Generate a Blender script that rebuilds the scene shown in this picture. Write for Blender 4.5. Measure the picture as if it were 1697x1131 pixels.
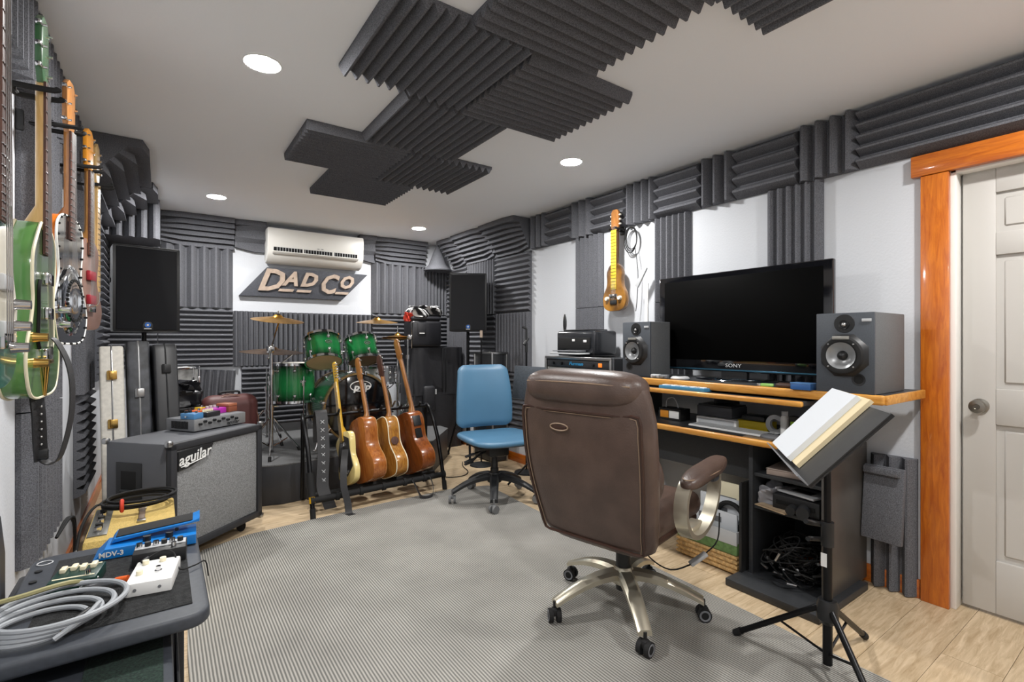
import bpy, bmesh, math, random
from mathutils import Vector, Matrix, Quaternion
random.seed(7)
for o in list(bpy.data.objects): bpy.data.objects.remove(o)
SC = bpy.context.scene; COL = SC.collection
R = math.radians; PI = math.pi
# ---------------------------------------------------------------- camera, world, exposure
cam = bpy.data.cameras.new('camera'); cam.sensor_width = 36.0; cam.lens = 17.44; cam.clip_start = 0.02
camo = bpy.data.objects.new('camera', cam); COL.objects.link(camo)
camo.location = (0, 0, 1.235); camo.rotation_euler = (R(90), 0, R(-35.3)); SC.camera = camo
world = bpy.data.worlds.new('world'); SC.world = world; world.use_nodes = True
world.node_tree.nodes['Background'].inputs[0].default_value = (1, 1, 1, 1)
world.node_tree.nodes['Background'].inputs[1].default_value = 0.3
vs = SC.view_settings; vs.view_transform = 'Standard'; vs.look = 'None'; vs.gamma = 1.0; vs.use_curve_mapping = False
vs.exposure = 0.80
LAMP_POWER = 430.0
XL, XR, YB, YF, ZC = -0.42, 2.98, 5.65, -1.9, 2.44
# ---------------------------------------------------------------- materials
MATS = {}
def srgb(h):
    c = [int(h[i:i+2], 16)/255 for i in (0, 2, 4)]
    return tuple(x/12.92 if x <= .04045 else ((x+.055)/1.055)**2.4 for x in c) + (1,)
def mat(key, col, rough=.5, metal=0, noise=0, nscale=60, bump=0, bscale=200, coat=0, emit=0, stretch=None, col2=None, alpha=None, trans=0, spec=None):
    if key in MATS: return MATS[key]
    m = bpy.data.materials.new(key); m.use_nodes = True; nt = m.node_tree; b = nt.nodes['Principled BSDF']
    c = srgb(col) if isinstance(col, str) else col
    b.inputs['Base Color'].default_value = c; b.inputs['Roughness'].default_value = rough; b.inputs['Metallic'].default_value = metal
    if spec is not None: b.inputs['Specular IOR Level'].default_value = spec
    if coat: b.inputs['Coat Weight'].default_value = coat; b.inputs['Coat Roughness'].default_value = .08
    if trans: b.inputs['Transmission Weight'].default_value = trans
    if alpha is not None: b.inputs['Alpha'].default_value = alpha
    if emit: b.inputs['Emission Color'].default_value = c; b.inputs['Emission Strength'].default_value = emit
    if noise or bump or col2:
        tc = nt.nodes.new('ShaderNodeTexCoord'); mp = nt.nodes.new('ShaderNodeMapping'); nt.links.new(tc.outputs['Object'], mp.inputs[0])
        if stretch: mp.inputs['Scale'].default_value = stretch
    if noise or col2:
        n = nt.nodes.new('ShaderNodeTexNoise'); n.inputs['Scale'].default_value = nscale; n.inputs['Detail'].default_value = 4
        nt.links.new(mp.outputs[0], n.inputs['Vector'])
        r = nt.nodes.new('ShaderNodeValToRGB'); r.color_ramp.elements[0].position = .35; r.color_ramp.elements[1].position = .65
        c2 = (srgb(col2) if isinstance(col2, str) else col2) if col2 else tuple(min(1, x*(1+noise)) for x in c[:3])+(1,)
        c1 = c if col2 else tuple(x*(1-noise) for x in c[:3])+(1,)
        r.color_ramp.elements[0].color = c1; r.color_ramp.elements[1].color = c2
        nt.links.new(n.outputs['Fac'], r.inputs[0]); nt.links.new(r.outputs[0], b.inputs['Base Color'])
    if bump:
        n2 = nt.nodes.new('ShaderNodeTexNoise'); n2.inputs['Scale'].default_value = bscale; n2.inputs['Detail'].default_value = 3
        nt.links.new(mp.outputs[0], n2.inputs['Vector'])
        bp = nt.nodes.new('ShaderNodeBump'); bp.inputs['Strength'].default_value = bump; bp.inputs['Distance'].default_value = .004
        nt.links.new(n2.outputs['Fac'], bp.inputs['Height']); nt.links.new(bp.outputs[0], b.inputs['Normal'])
    MATS[key] = m; return m
def stripe_mat(key, ca, cb, scale, axis='X', rough=.8, bump=.6, dirt=.25):
    m = mat(key, ca, rough); nt = m.node_tree; b = nt.nodes['Principled BSDF']
    tc = nt.nodes.new('ShaderNodeTexCoord'); w = nt.nodes.new('ShaderNodeTexWave'); w.bands_direction = axis
    w.inputs['Scale'].default_value = scale; w.inputs['Distortion'].default_value = .25; w.inputs['Detail'].default_value = 1
    nt.links.new(tc.outputs['Object'], w.inputs['Vector'])
    r = nt.nodes.new('ShaderNodeValToRGB'); r.color_ramp.elements[0].position = .25; r.color_ramp.elements[1].position = .7
    r.color_ramp.elements[0].color = srgb(ca); r.color_ramp.elements[1].color = srgb(cb)
    nt.links.new(w.outputs['Fac'], r.inputs[0])
    n = nt.nodes.new('ShaderNodeTexNoise'); n.inputs['Scale'].default_value = 3; n.inputs['Detail'].default_value = 8
    nt.links.new(tc.outputs['Object'], n.inputs['Vector'])
    mr = nt.nodes.new('ShaderNodeMapRange'); mr.inputs[1].default_value = .3; mr.inputs[2].default_value = .7
    mr.inputs[3].default_value = 1-dirt; mr.inputs[4].default_value = 1
    nt.links.new(n.outputs['Fac'], mr.inputs[0])
    mx = nt.nodes.new('ShaderNodeMix'); mx.data_type = 'RGBA'; mx.blend_type = 'MULTIPLY'; mx.inputs[0].default_value = 1
    nt.links.new(r.outputs[0], mx.inputs[6]); nt.links.new(mr.outputs[0], mx.inputs[7]); nt.links.new(mx.outputs[2], b.inputs['Base Color'])
    bp = nt.nodes.new('ShaderNodeBump'); bp.inputs['Strength'].default_value = bump; bp.inputs['Distance'].default_value = .003
    nt.links.new(w.outputs['Fac'], bp.inputs['Height']); nt.links.new(bp.outputs[0], b.inputs['Normal'])
    return m
def wood_mat(key, ca, cb, stretch, scale=6, rough=.4, coat=0, per_object=0, knots=False):
    m = mat(key, ca, rough, coat=coat); nt = m.node_tree; b = nt.nodes['Principled BSDF']
    tc = nt.nodes.new('ShaderNodeTexCoord'); mp = nt.nodes.new('ShaderNodeMapping'); mp.inputs['Scale'].default_value = stretch
    if per_object:
        oi = nt.nodes.new('ShaderNodeObjectInfo'); mul = nt.nodes.new('ShaderNodeMath'); mul.operation = 'MULTIPLY'; mul.inputs[1].default_value = 37
        nt.links.new(oi.outputs['Random'], mul.inputs[0]); nt.links.new(mul.outputs[0], mp.inputs['Location'])
    nt.links.new(tc.outputs['Object'], mp.inputs[0])
    n = nt.nodes.new('ShaderNodeTexNoise'); n.inputs['Scale'].default_value = scale; n.inputs['Detail'].default_value = 6; n.inputs['Roughness'].default_value = .65
    n.inputs['Distortion'].default_value = .6
    nt.links.new(mp.outputs[0], n.inputs['Vector'])
    r = nt.nodes.new('ShaderNodeValToRGB'); r.color_ramp.elements[0].position = .32; r.color_ramp.elements[1].position = .68
    r.color_ramp.elements[0].color = srgb(ca); r.color_ramp.elements[1].color = srgb(cb)
    nt.links.new(n.outputs['Fac'], r.inputs[0]); out = r.outputs[0]
    if per_object:
        mr = nt.nodes.new('ShaderNodeMapRange'); mr.inputs[3].default_value = 1-per_object; mr.inputs[4].default_value = 1+per_object
        nt.links.new(oi.outputs['Random'], mr.inputs[0])
        mx = nt.nodes.new('ShaderNodeMix'); mx.data_type = 'RGBA'; mx.blend_type = 'MULTIPLY'; mx.inputs[0].default_value = 1
        nt.links.new(out, mx.inputs[6]); nt.links.new(mr.outputs[0], mx.inputs[7]); out = mx.outputs[2]
    nt.links.new(out, b.inputs['Base Color']); return m
M_foam = mat('foam', '66676c', .95, noise=.35, nscale=260, bump=.5, bscale=500, spec=.2)
M_wall = mat('wall_paint', 'cccfd4', .9, bump=.25, bscale=90)
M_ceil = mat('ceiling_paint', 'f6f8fb', .95, bump=.08, bscale=120)
M_white = mat('white_paint', 'bdbab5', .5)
M_trimwhite = mat('white_trim', 'e9e7e2', .45)
M_orange = wood_mat('orange_pine', 'a84f10', 'd0761e', (22, 22, 2.2), 3.2, .35, .4)
M_orangeh = wood_mat('orange_pine_long', 'a84f10', 'd0761e', (22, 2.2, 22), 3.2, .35, .4)
M_plank = wood_mat('vinyl_plank', 'ae9674', 'd8c2a2', (3, 26, 10), 2.2, .45, 0, .09)
M_black = mat('black_plastic', '1c1d1f', .45)
M_blackm = mat('black_metal', '1a1a1c', .35, .6)
M_satin = mat('black_vinyl', '2b2c30', .55, bump=.3, bscale=300)
M_rubber = mat('black_rubber', '141415', .8)
M_chrome = mat('chrome', 'd8d8da', .12, 1)
M_steel = mat('steel', 'b5b5b5', .3, 1)
M_gold = mat('gold_hardware', 'cfa860', .25, 1)
M_grey = mat('grey_plastic', '75777b', .5)
M_ltgrey = mat('light_grey_plastic', 'b9bbbd', .45)
M_whitep = mat('white_plastic', 'eeeeec', .35)
M_paper = mat('paper', 'd3d7dc', .8)
M_cream = mat('cream_plastic', 'efe6c8', .4)
M_red = mat('red_plastic', 'c3281c', .4)
M_blue = mat('blue_plastic', '1f6fd0', .4)
M_dark = mat('dark_void', '080808', .9)
# ---------------------------------------------------------------- mesh builder
STUFF = {'frets', 'strings', 'screws', 'studs', 'vent_slots', 'binding_rivets', 'sound_slots', 'small_knobs', 'fold_lines', 'stitching', 'weave', 'cross_stitches', 'keys', 'louvres'}
class MB:
    def __init__(s): s.v = []; s.f = []; s.mi = []; s.M = Matrix(); s.i = 0
    def add(s, vs, fs):
        o = len(s.v)
        s.v += [tuple(s.M @ Vector(p)) for p in vs]
        for f in fs: s.f.append([o+k for k in f]); s.mi.append(s.i)
        return s
    def bm(s, b):
        b.verts.index_update(); s.add([v.co[:] for v in b.verts], [[v.index for v in f.verts] for f in b.faces]); b.free(); return s
    def box(s, c, d, bev=0, rot=None, seg=2):
        if not bev and rot is None:
            x, y, z = c; a, b, e = d[0]/2, d[1]/2, d[2]/2
            return s.add([(x+i*a, y+j*b, z+k*e) for i in (-1, 1) for j in (-1, 1) for k in (-1, 1)],
                  [(0,1,3,2), (4,6,7,5), (0,4,5,1), (2,3,7,6), (0,2,6,4), (1,5,7,3)])
        b = bmesh.new(); bmesh.ops.create_cube(b, size=1)
        bmesh.ops.scale(b, vec=d, verts=b.verts)
        if bev: bmesh.ops.bevel(b, geom=list(b.edges), offset=min(bev, min(d)*.49), segments=seg, affect='EDGES', profile=.5)
        m = Matrix.Translation(c)
        if rot is not None: m = m @ (rot if isinstance(rot, Matrix) else (Matrix.Rotation(rot[2], 4, 'Z') @ Matrix.Rotation(rot[1], 4, 'Y') @ Matrix.Rotation(rot[0], 4, 'X')))
        bmesh.ops.transform(b, matrix=m, verts=b.verts); return s.bm(b)
    def cyl(s, a, b, r, r2=None, n=14, caps=True):
        return s.loft([a, b], [r, r if r2 is None else r2], n, caps)
    def loft(s, pts, rs, n=10, caps=True, closed=False):
        pts = [Vector(p) for p in pts]; N = len(pts); vs = []; fs = []
        if not isinstance(rs, (list, tuple)): rs = [rs]*N
        up = None
        for k, p in enumerate(pts):
            t = (pts[(k+1) % N]-pts[k-1]) if closed or 0 < k < N-1 else (pts[1]-pts[0] if k == 0 else pts[-1]-pts[-2])
            if t.length < 1e-9: t = Vector((0, 0, 1))
            t.normalize()
            if up is None: up = Vector((0, 0, 1)) if abs(t.z) < .9 else Vector((1, 0, 0))
            a = up - t*up.dot(t)
            if a.length < 1e-4: a = t.orthogonal()
            a.normalize(); up = a; b = t.cross(a)
            for q in range(n):
                g = 2*PI*q/n; vs.append(p + (a*math.cos(g)+b*math.sin(g))*rs[k])
        for k in range(N if closed else N-1):
            k2 = (k+1) % N
            for q in range(n): fs.append((k*n+q, k*n+(q+1) % n, k2*n+(q+1) % n, k2*n+q))
        if caps and not closed: fs += [tuple(range(n))[::-1], tuple((N-1)*n+q for q in range(n))]
        return s.add(vs, fs)
    def tube(s, pts, r, n=6, closed=False, sub=4): return s.loft(smooth(pts, sub, closed), r, n, True, closed)
    def lathe(s, prof, n=24, M=None):
        o = s.M
        if M is not None: s.M = s.M @ M
        vs = [(r*math.cos(2*PI*q/n), r*math.sin(2*PI*q/n), z) for r, z in prof for q in range(n)]; fs = []
        for k in range(len(prof)-1):
            for q in range(n): fs.append((k*n+q, k*n+(q+1) % n, (k+1)*n+(q+1) % n, (k+1)*n+q))
        s.add(vs, fs); s.M = o; return s
    def prism(s, poly, d0, d1, bev=0, plane='yz', seg=2):
        b = bmesh.new()
        def P(p, d): return {'yz': (d, p[0], p[1]), 'xy': (p[0], p[1], d), 'xz': (p[0], d, p[1])}[plane]
        A = [b.verts.new(P(p, d0)) for p in poly]; B = [b.verts.new(P(p, d1)) for p in poly]; n = len(poly)
        fa = b.faces.new(A); fb = b.faces.new(B[::-1])
        for k in range(n): b.faces.new((A[k], B[k], B[(k+1) % n], A[(k+1) % n]))
        bmesh.ops.recalc_face_normals(b, faces=b.faces)
        if bev: bmesh.ops.bevel(b, geom=list(set(list(fa.edges)+list(fb.edges))), offset=bev, segments=seg, affect='EDGES', profile=.5)
        return s.bm(b)
    def ball(s, c, r, n=12):
        r = (r, r, r) if not isinstance(r, (tuple, list)) else r
        b = bmesh.new(); bmesh.ops.create_uvsphere(b, u_segments=n, v_segments=max(6, n//2+1), radius=1)
        bmesh.ops.transform(b, matrix=Matrix.Translation(c) @ Matrix.Diagonal((*r, 1)), verts=b.verts); return s.bm(b)
    def torus(s, c, rr, r, axis='z', n=28, k=8, sc=(1, 1)):
        pts = []
        for q in range(n):
            g = 2*PI*q/n; x, y = rr*math.cos(g)*sc[0], rr*math.sin(g)*sc[1]
            pts.append({'z': (c[0]+x, c[1]+y, c[2]), 'y': (c[0]+x, c[1], c[2]+y), 'x': (c[0], c[1]+x, c[2]+y)}[axis])
        return s.loft(pts, r, k, False, True)
    def ribbon(s, pts, w, t, side=(1, 0, 0), sub=4):
        pts = smooth(pts, sub); sd = Vector(side).normalized(); vs = []; fs = []; N = len(pts)
        for k, p in enumerate(pts):
            tg = (pts[min(k+1, N-1)]-pts[max(k-1, 0)]).normalized()
            nn = tg.cross(sd); nn = nn.normalized() if nn.length > 1e-5 else Vector((0, 0, 1))
            for a, b in ((-1, -1), (1, -1), (1, 1), (-1, 1)): vs.append(p+sd*a*w/2+nn*b*t/2)
        for k in range(N-1):
            for q in range(4): fs.append((k*4+q, k*4+(q+1) % 4, k*4+4+(q+1) % 4, k*4+4+q))
        fs += [(3, 2, 1, 0), tuple((N-1)*4+q for q in range(4))]
        return s.add(vs, fs)
    def surf(s, fn, nu, nv, closed_u=False):
        vs = [fn(a/(nu if closed_u else nu-1), b/(nv-1)) for a in range(nu) for b in range(nv)]; fs = []
        for a in range(nu if closed_u else nu-1):
            for b in range(nv-1):
                a2 = (a+1) % nu; fs.append((a*nv+b, a2*nv+b, a2*nv+b+1, a*nv+b+1))
        return s.add(vs, fs)
    def mesh(s, name, mats):
        me = bpy.data.meshes.new(name); me.from_pydata(s.v, [], s.f)
        for m in (mats if isinstance(mats, (list, tuple)) else [mats]): me.materials.append(m)
        me.polygons.foreach_set('material_index', s.mi); me.polygons.foreach_set('use_smooth', [True]*len(s.f))
        b = bmesh.new(); b.from_mesh(me); bmesh.ops.recalc_face_normals(b, faces=b.faces); b.to_mesh(me); b.free()
        me.update(); me.set_sharp_from_angle(angle=R(38)); return me
    def build(s, name, mats, parent=None):
        o = put(name, s.mesh(name, mats), parent)
        if name in STUFF: o['kind'] = 'stuff'
        return o
def smooth(pts, sub=4, closed=False):
    P = [Vector(p) for p in pts]; N = len(P)
    if sub <= 1 or N < 3: return P
    out = []
    for k in range(N if closed else N-1):
        if closed: a, b, c, d = P[k-1], P[k], P[(k+1) % N], P[(k+2) % N]
        else: a, b, c, d = P[max(k-1, 0)], P[k], P[k+1], P[min(k+2, N-1)]
        for q in range(sub):
            t = q/sub
            out.append(.5*((2*b)+(c-a)*t+(2*a-5*b+4*c-d)*t*t+(3*b-a-3*c+d)*t**3))
    if not closed: out.append(P[-1])
    return out
def put(name, me, parent=None, loc=None, rot=None):
    o = bpy.data.objects.new(name, me); COL.objects.link(o)
    if parent is not None: o.parent = parent
    if loc is not None: o.location = loc
    if rot is not None: o.rotation_euler = rot
    return o
def tag(o, label, cat, group=None, kind=None):
    o['label'] = label; o['category'] = cat
    if group: o['group'] = group
    if kind: o['kind'] = kind
    return o
def struct(o): o['kind'] = 'structure'; return o
def thing(name, label, cat, loc=(0, 0, 0), rz=0, group=None, q=None):
    o = bpy.data.objects.new(name, None); COL.objects.link(o); o.location = loc; o.empty_display_size = .05
    if q is not None: o.rotation_mode = 'QUATERNION'; o.rotation_quaternion = q
    else: o.rotation_euler = (0, 0, rz)
    return tag(o, label, cat, group)
def frame(xa, za):
    z = Vector(za).normalized(); x = Vector(xa); x = (x - z*x.dot(z)).normalized(); y = z.cross(x)
    return Matrix((x, y, z)).transposed().to_quaternion()
def copy_tree(o, parent=None):
    c = o.copy(); COL.objects.link(c)
    if parent is not None: c.parent = parent
    for ch in list(o.children): copy_tree(ch, c)
    return c
def text(name, s, size, ex, m, parent, loc, rot=(0, 0, 0), shear=0, sx=1, align='CENTER', bold=0):
    cu = bpy.data.curves.new(name, 'FONT'); cu.body = s; cu.size = size; cu.extrude = ex; cu.align_x = align; cu.align_y = 'CENTER'
    cu.shear = shear; cu.offset = bold; cu.resolution_u = 2
    t = bpy.data.objects.new(name, cu); COL.objects.link(t)
    dg = bpy.context.evaluated_depsgraph_get(); me = bpy.data.meshes.new_from_object(t.evaluated_get(dg))
    bpy.data.objects.remove(t); me.materials.clear(); me.materials.append(m)
    o = put(name, me, parent, loc, rot); o.scale = (sx, 1, 1); return o
def box_part(name, c, d, m, parent, bev=.004, rot=None): return MB().box(c, d, bev, rot).build(name, m, parent)
# ================================================================ room shell
fl = struct(MB().box(((XL+XR)/2+.1, (YB+YF)/2, -.06), (XR-XL+.6, YB-YF+.2, .1)).build('floor', M_dark))
pl_me = {}
row = 0; y = YF
while y < YB-.01:
    x = XL-.01 - (row*0.43 % 1.22)
    while x < 3.18:
        a, b = max(x, XL), min(x+1.22, 3.18); w = min(.18, YB-y)
        if b-a > .02:
            key = (round(b-a, 3), round(w, 3))
            if key not in pl_me: pl_me[key] = MB().box((0, 0, -.0045), (key[0]-.0016, key[1]-.0016, .009)).mesh('plank', M_plank)
            put('plank', pl_me[key], fl, ((a+b)/2, y+w/2, 0))
        x += 1.22
    y += .18; row += 1
struct(MB().box(((XL+XR)/2+.1, (YB+YF)/2, ZC+.05), (XR-XL+.6, YB-YF+.2, .1)).build('ceiling', M_ceil))
struct(MB().box((XL-.05, (YB+YF)/2, ZC/2), (.1, YB-YF, ZC)).build('wall_left', M_wall))
struct(MB().box(((XL+XR)/2, YB+.05, ZC/2), (XR-XL+.3, .1, ZC)).build('wall_back', M_wall))
struct(MB().box(((XL+XR)/2, YF-.05, ZC/2), (XR-XL+.3, .1, ZC)).build('wall_front', M_wall))
DY0, DY1, DZ = -.145, .70, 2.03
wr = MB()
wr.box((XR+.06, (DY1+YB)/2, ZC/2), (.12, YB-DY1, ZC)); wr.box((XR+.06, (YF+DY0)/2, ZC/2), (.12, DY0-YF, ZC))
wr.box((XR+.06, (DY0+DY1)/2, (DZ+ZC)/2), (.12, DY1-DY0, ZC-DZ))
struct(wr.build('wall_right', M_wall))
# door with six recessed panels
d = bpy.data.objects.new('door_1', None); COL.objects.link(d); struct(d); d.location = (3.055, 0, 0)
MB().box((.02, .27, 1.02), (.03, .80, 2.0)).build('slab', M_white, d)
ys = [(-.13, -.02), (.215, .325), (.56, .672)]
for a, b in ys: MB().box((0, (a+b)/2, 1.015), (.02, b-a, 2.0), .003).build('stile', M_white, d)
for a, b in ((.015, .25), (.86, 1.02), (1.62, 1.72), (1.90, 2.015)):
    for (p, q) in ((-.02, .215), (.325, .56)): MB().box((0, (p+q)/2, (a+b)/2), (.02, q-p, b-a), .003).build('rail', M_white, d)
for a, b in ((.25, .86), (1.02, 1.62), (1.72, 1.90)):
    for (p, q) in ((-.02, .215), (.325, .56)):
        MB().box((.006, (p+q)/2, (a+b)/2), (.016, q-p-.05, b-a-.05), .007, seg=1).build('panel', M_white, d)
kn = MB(); kn.lathe([(.0, 0), (.033, 0), (.033, .006), (.012, .01), (.012, .03), (.027, .038), (.031, .05), (.028, .06), (.012, .062), (.010, .058), (0, .058)], 24, Matrix.Translation((-.01, .612, .94)) @ Matrix.Rotation(R(-90), 4, 'Y'))
kn.build('door_knob', mat('nickel', '9a958c', .3, 1), d)
# jamb, casing and baseboards
j = MB(); j.box((3.03, .691, 1.02), (.10, .022, 2.04), .002); j.box((3.03, -.135, 1.02), (.10, .022, 2.04), .002); j.box((3.03, .28, 2.02), (.10, .84, .022), .002)
j.box((3.085, .675, 1.01), (.02, .03, 2.0)); struct(j.build('trim_1', M_trimwhite))
struct(MB().box((2.965, .752, 1.008), (.028, .105, 2.016), .003).build('trim_2', M_orange))
struct(MB().box((2.962, .28, 2.068), (.034, 1.12, .10), .003).build('trim_3', M_orangeh))
struct(MB().box((2.965, -.20, 1.008), (.028, .105, 2.016), .003).build('trim_4', M_orange))
struct(MB().box((2.971, (.81+YB)/2, .045), (.016, YB-.81, .09), .003).build('baseboard_right', M_orangeh))
struct(MB().box((XL+.008, (YB+YF)/2, .045), (.016, YB-YF, .09), .003).build('baseboard_left', M_orangeh))
struct(MB().box(((XL+XR)/2, YB-.008, .045), (XR-XL-.03, .016, .09), .003).build('baseboard_back', wood_mat('orange_pine_x', 'a84f10', 'd0761e', (2.2, 22, 22), 3.2, .35, .4)))
# ---------------------------------------------------------------- recessed lights
M_lens = mat('lamp_lens', (1, .985, .965, 1), .5, emit=LAMP_POWER)
rim = MB().lathe([(.066, 0), (.076, 0), (.077, -.003), (.074, -.005), (.067, -.004), (.066, 0)], 32).mesh('trim_ring', M_whitep)
lens = MB().lathe([(.067, -.002), (.060, -.004), (0, -.005)], 32).mesh('lens', M_lens)
for (x, y, lb) in ((.36, 2.38, 'recessed ceiling light nearest the hanging guitars, upper left of the room'), (.38, 4.80, 'recessed ceiling light in front of the air conditioner, far left'),
              (2.25, 2.49, 'recessed ceiling light above the desk and television'), (2.25, 4.90, 'recessed ceiling light near the far right corner'),
              (.36, 0, 'recessed ceiling light behind the viewer on the guitar side'), (2.25, 0, 'recessed ceiling light behind the viewer on the door side')):
    t = thing('recessed_light', lb, 'ceiling light', (x, y, ZC), 0, 'recessed ceiling lights')
    put('trim_ring', rim, t); put('lens', lens, t)
# ---------------------------------------------------------------- rug
rg = [(2.27, 3.55), (2.0, 3.65), (1.4, 3.625), (.86, 3.575), (.45, 3.53), (.20, 3.42), (.12, 3.20), (.085, 2.3), (.075, .2), (2.13, .2), (2.15, .82), (2.172, 1.22), (2.225, 2.9)]
tag(MB().prism(rg[::-1], .0004, .009, 0, 'xy').build('rug', stripe_mat('woven_rug', '6f6e6a', 'aeaba4', 26, 'X', .9, .5)), 'large grey ribbed flat woven rug under both office chairs', 'rug')
# ================================================================ acoustic foam
FM = {}
def foam_mesh(w, h, n, peak=.05, base=.015, horiz=False):
    k = (round(w, 3), round(h, 3), n, peak, horiz)
    if k in FM: return FM[k]
    L, T = (h, w) if horiz else (w, h); m = MB(); pr = [(-L/2, 0)]
    for q in range(n):
        a = -L/2+L*q/n; s_ = L/n; pr += [(a+s_*(.0 if q == 0 else .05), -base), (a+s_*.42, -base-peak), (a+s_*.58, -base-peak)]
        if q < n-1: pr += [(a+s_*.95, -base)]
    pr += [(L/2, -base), (L/2, 0)]
    if horiz: m.M = Matrix.Rotation(R(90), 4, 'Y')
    N = len(pr)
    m.add([(x, y, -T/2) for x, y in pr]+[(x, y, T/2) for x, y in pr],
          [(i, (i+1) % N, N+(i+1) % N, N+i) for i in range(N)]+[tuple(range(N))[::-1], tuple(N+i for i in range(N))])
    FM[k] = m.mesh('acoustic_foam', M_foam); return FM[k]
FG = 'charcoal wedge foam panels'
def foam(where, c, w, h, n, lab, horiz=False, peak=.05, roll=0):
    me = foam_mesh(w, h, n, peak, .015, horiz)
    rot = {'back': (0, 0, 0), 'right': (0, 0, R(-90)), 'left': (0, 0, R(90)), 'ceil': (R(90), 0, 0)}[where]
    x, y, z = c; e = .001
    loc = {'back': (x, YB-e, z), 'right': (XR-e, y, z), 'left': (XL+e, y, z), 'ceil': (x, y, ZC-e)}[where]
    o = put('acoustic_foam', me, None, loc, rot)
    if roll: o.rotation_euler = (0, roll, 0)
    return tag(o, lab, 'acoustic foam', FG)
# ceiling cluster  (h=ridges along x)
for (x0, y0, hz, lab) in ((1.27, .37, False, 'foam panel on the ceiling nearest the door end, cut off by the frame top'),
    (.94, .97, True, 'ceiling foam panel at top centre with ridges running toward the door wall'),
    (.63, 1.58, False, 'ceiling foam panel at upper left of the cluster, ridges running lengthwise'),
    (1.25, 1.62, True, 'ceiling foam panel at right of the cluster with a toothed right edge'),
    (.945, 2.22, False, 'lengthwise ridged ceiling foam panel in the middle of the cluster'),
    (.645, 2.83, True, 'ceiling foam panel at left of the cluster, crosswise ridges, nearer the light'),
    (1.26, 2.88, False, 'ceiling foam panel at lower right of the cluster with both toothed ends showing'),
    (.955, 3.49, True, 'ceiling foam panel farthest along the cluster toward the air conditioner')):
    foam('ceil', (x0+.305, y0+.305, 0), .61, .61, 12, lab, hz, .034)
# right wall: band under the ceiling
bd = [-.2, .44, 1.06, 1.36, 1.735, 1.985, 2.34, 2.63, 2.99, 3.255, 3.585, 3.84]
bl = ['horizontal ridged foam in top band above the door, outermost piece', 'horizontal ridged foam in top band above the orange door casing', 'vertical ridged foam in top band just left of the long piece over the door casing',
 'horizontal ridged foam in top band above the right monitor speaker', 'vertical ridged foam in top band above the middle of the television', 'horizontal ridged foam in top band above the left part of the television',
 'vertical ridged foam in top band just right of the lap steel headstock', 'horizontal ridged foam in top band behind the lap steel headstock', 'vertical ridged foam in top band above the printer',
 'short horizontal ridged foam in top band left of the printer', 'last vertical ridged foam in top band before the corner bass trap']
for i in range(11):
    hz = i in (0, 1, 3, 5, 7, 9); a, b = bd[i], bd[i+1]
    foam('right', (0, (a+b)/2, 2.28), b-a-.004, .305, (5 if i < 2 else 4) if hz else (4 if b-a > .28 else 3), bl[i], hz, .055)
for (a, b, l) in ((1.235, 1.54, 'tall vertical foam strip on the wall right above the television'), (2.07, 2.37, 'tall vertical foam strip at the left edge of the television'), (2.895, 3.215, 'tall vertical foam strip behind the printer')):
    foam('right', (0, (a+b)/2, 1.822), b-a, .605, 6, l+', upper piece', False, .028); foam('right', (0, (a+b)/2, 1.212), b-a, .605, 6, l+', lower piece', False, .028)
# right wall near the corner: checkerboard
for (a, b, z0, z1, hz, n, l) in ((3.87, 4.47, 1.53, 2.125, True, 11, 'big horizontal ridged foam beside the bare white wall strip, upper'), (3.87, 4.47, .92, 1.525, False, 11, 'big vertical ridged foam beside the bare white wall strip, behind the folded music stand'),
    (4.475, 5.07, 1.53, 2.125, False, 11, 'vertical ridged foam right of the far loudspeaker'), (4.475, 5.07, .92, 1.525, True, 11, 'horizontal ridged foam right of and below the far loudspeaker'),
    (5.075, 5.58, 1.53, 2.125, True, 11, 'horizontal ridged foam behind the far loudspeaker beside the corner'), (5.075, 5.58, .92, 1.525, False, 9, 'vertical ridged foam low behind the far loudspeaker'),
    (3.87, 4.47, .31, .915, True, 11, 'low horizontal ridged foam behind the blue chair')):
    foam('right', (0, (a+b)/2, (z0+z1)/2), b-a, z1-z0, n, l, hz, .032)
# back wall
for (a, b, z0, z1, hz, n, pk, l) in ((0, .585, 1.56, 2.145, False, 6, .05, 'broad vertical ridged foam left of the white sign panel'), (-.41, -.005, 1.56, 2.145, False, 4, .05, 'broad vertical ridged foam in the left corner behind the loudspeaker'),
    (-.02, .585, .985, 1.55, True, 12, .04, 'horizontal ridged foam above the brown suitcase, behind the snare'), (-.41, -.025, .985, 1.55, True, 12, .04, 'horizontal ridged foam in the left corner behind the guitar cases'),
    (.59, 1.19, .985, 1.535, False, 13, .035, 'fine vertical ridged foam under the sign behind the left cymbals'), (1.195, 1.99, .985, 1.535, False, 15, .04, 'vertical ridged foam under the sign behind the two rack toms'),
    (.66, 1.26, .375, .98, True, 12, .04, 'low horizontal ridged foam behind the floor tom'), (1.265, 1.99, .375, .98, False, 14, .04, 'low vertical ridged foam behind the bass drum'),
    (1.995, 2.56, 1.56, 2.145, False, 6, .05, 'broad vertical ridged foam right of the white sign panel'), (2.565, 2.97, 1.56, 2.145, False, 9, .035, 'narrow vertical ridged foam below the foam cone in the right corner'),
    (1.995, 2.6, .95, 1.555, True, 12, .04, 'horizontal ridged foam behind the right hand cymbals'), (2.605, 2.97, .95, 1.555, True, 12, .04, 'horizontal ridged foam in the right corner behind the cloth pile')):
    foam('back', ((a+b)/2, 0, (z0+z1)/2), b-a-.003, z1-z0, n, l, hz, pk)
foam('back', (.31, 0, .66), .56, .6, 9, 'loose tilted vertical ridged foam behind the brown suitcase', False, .045, R(4))
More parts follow.
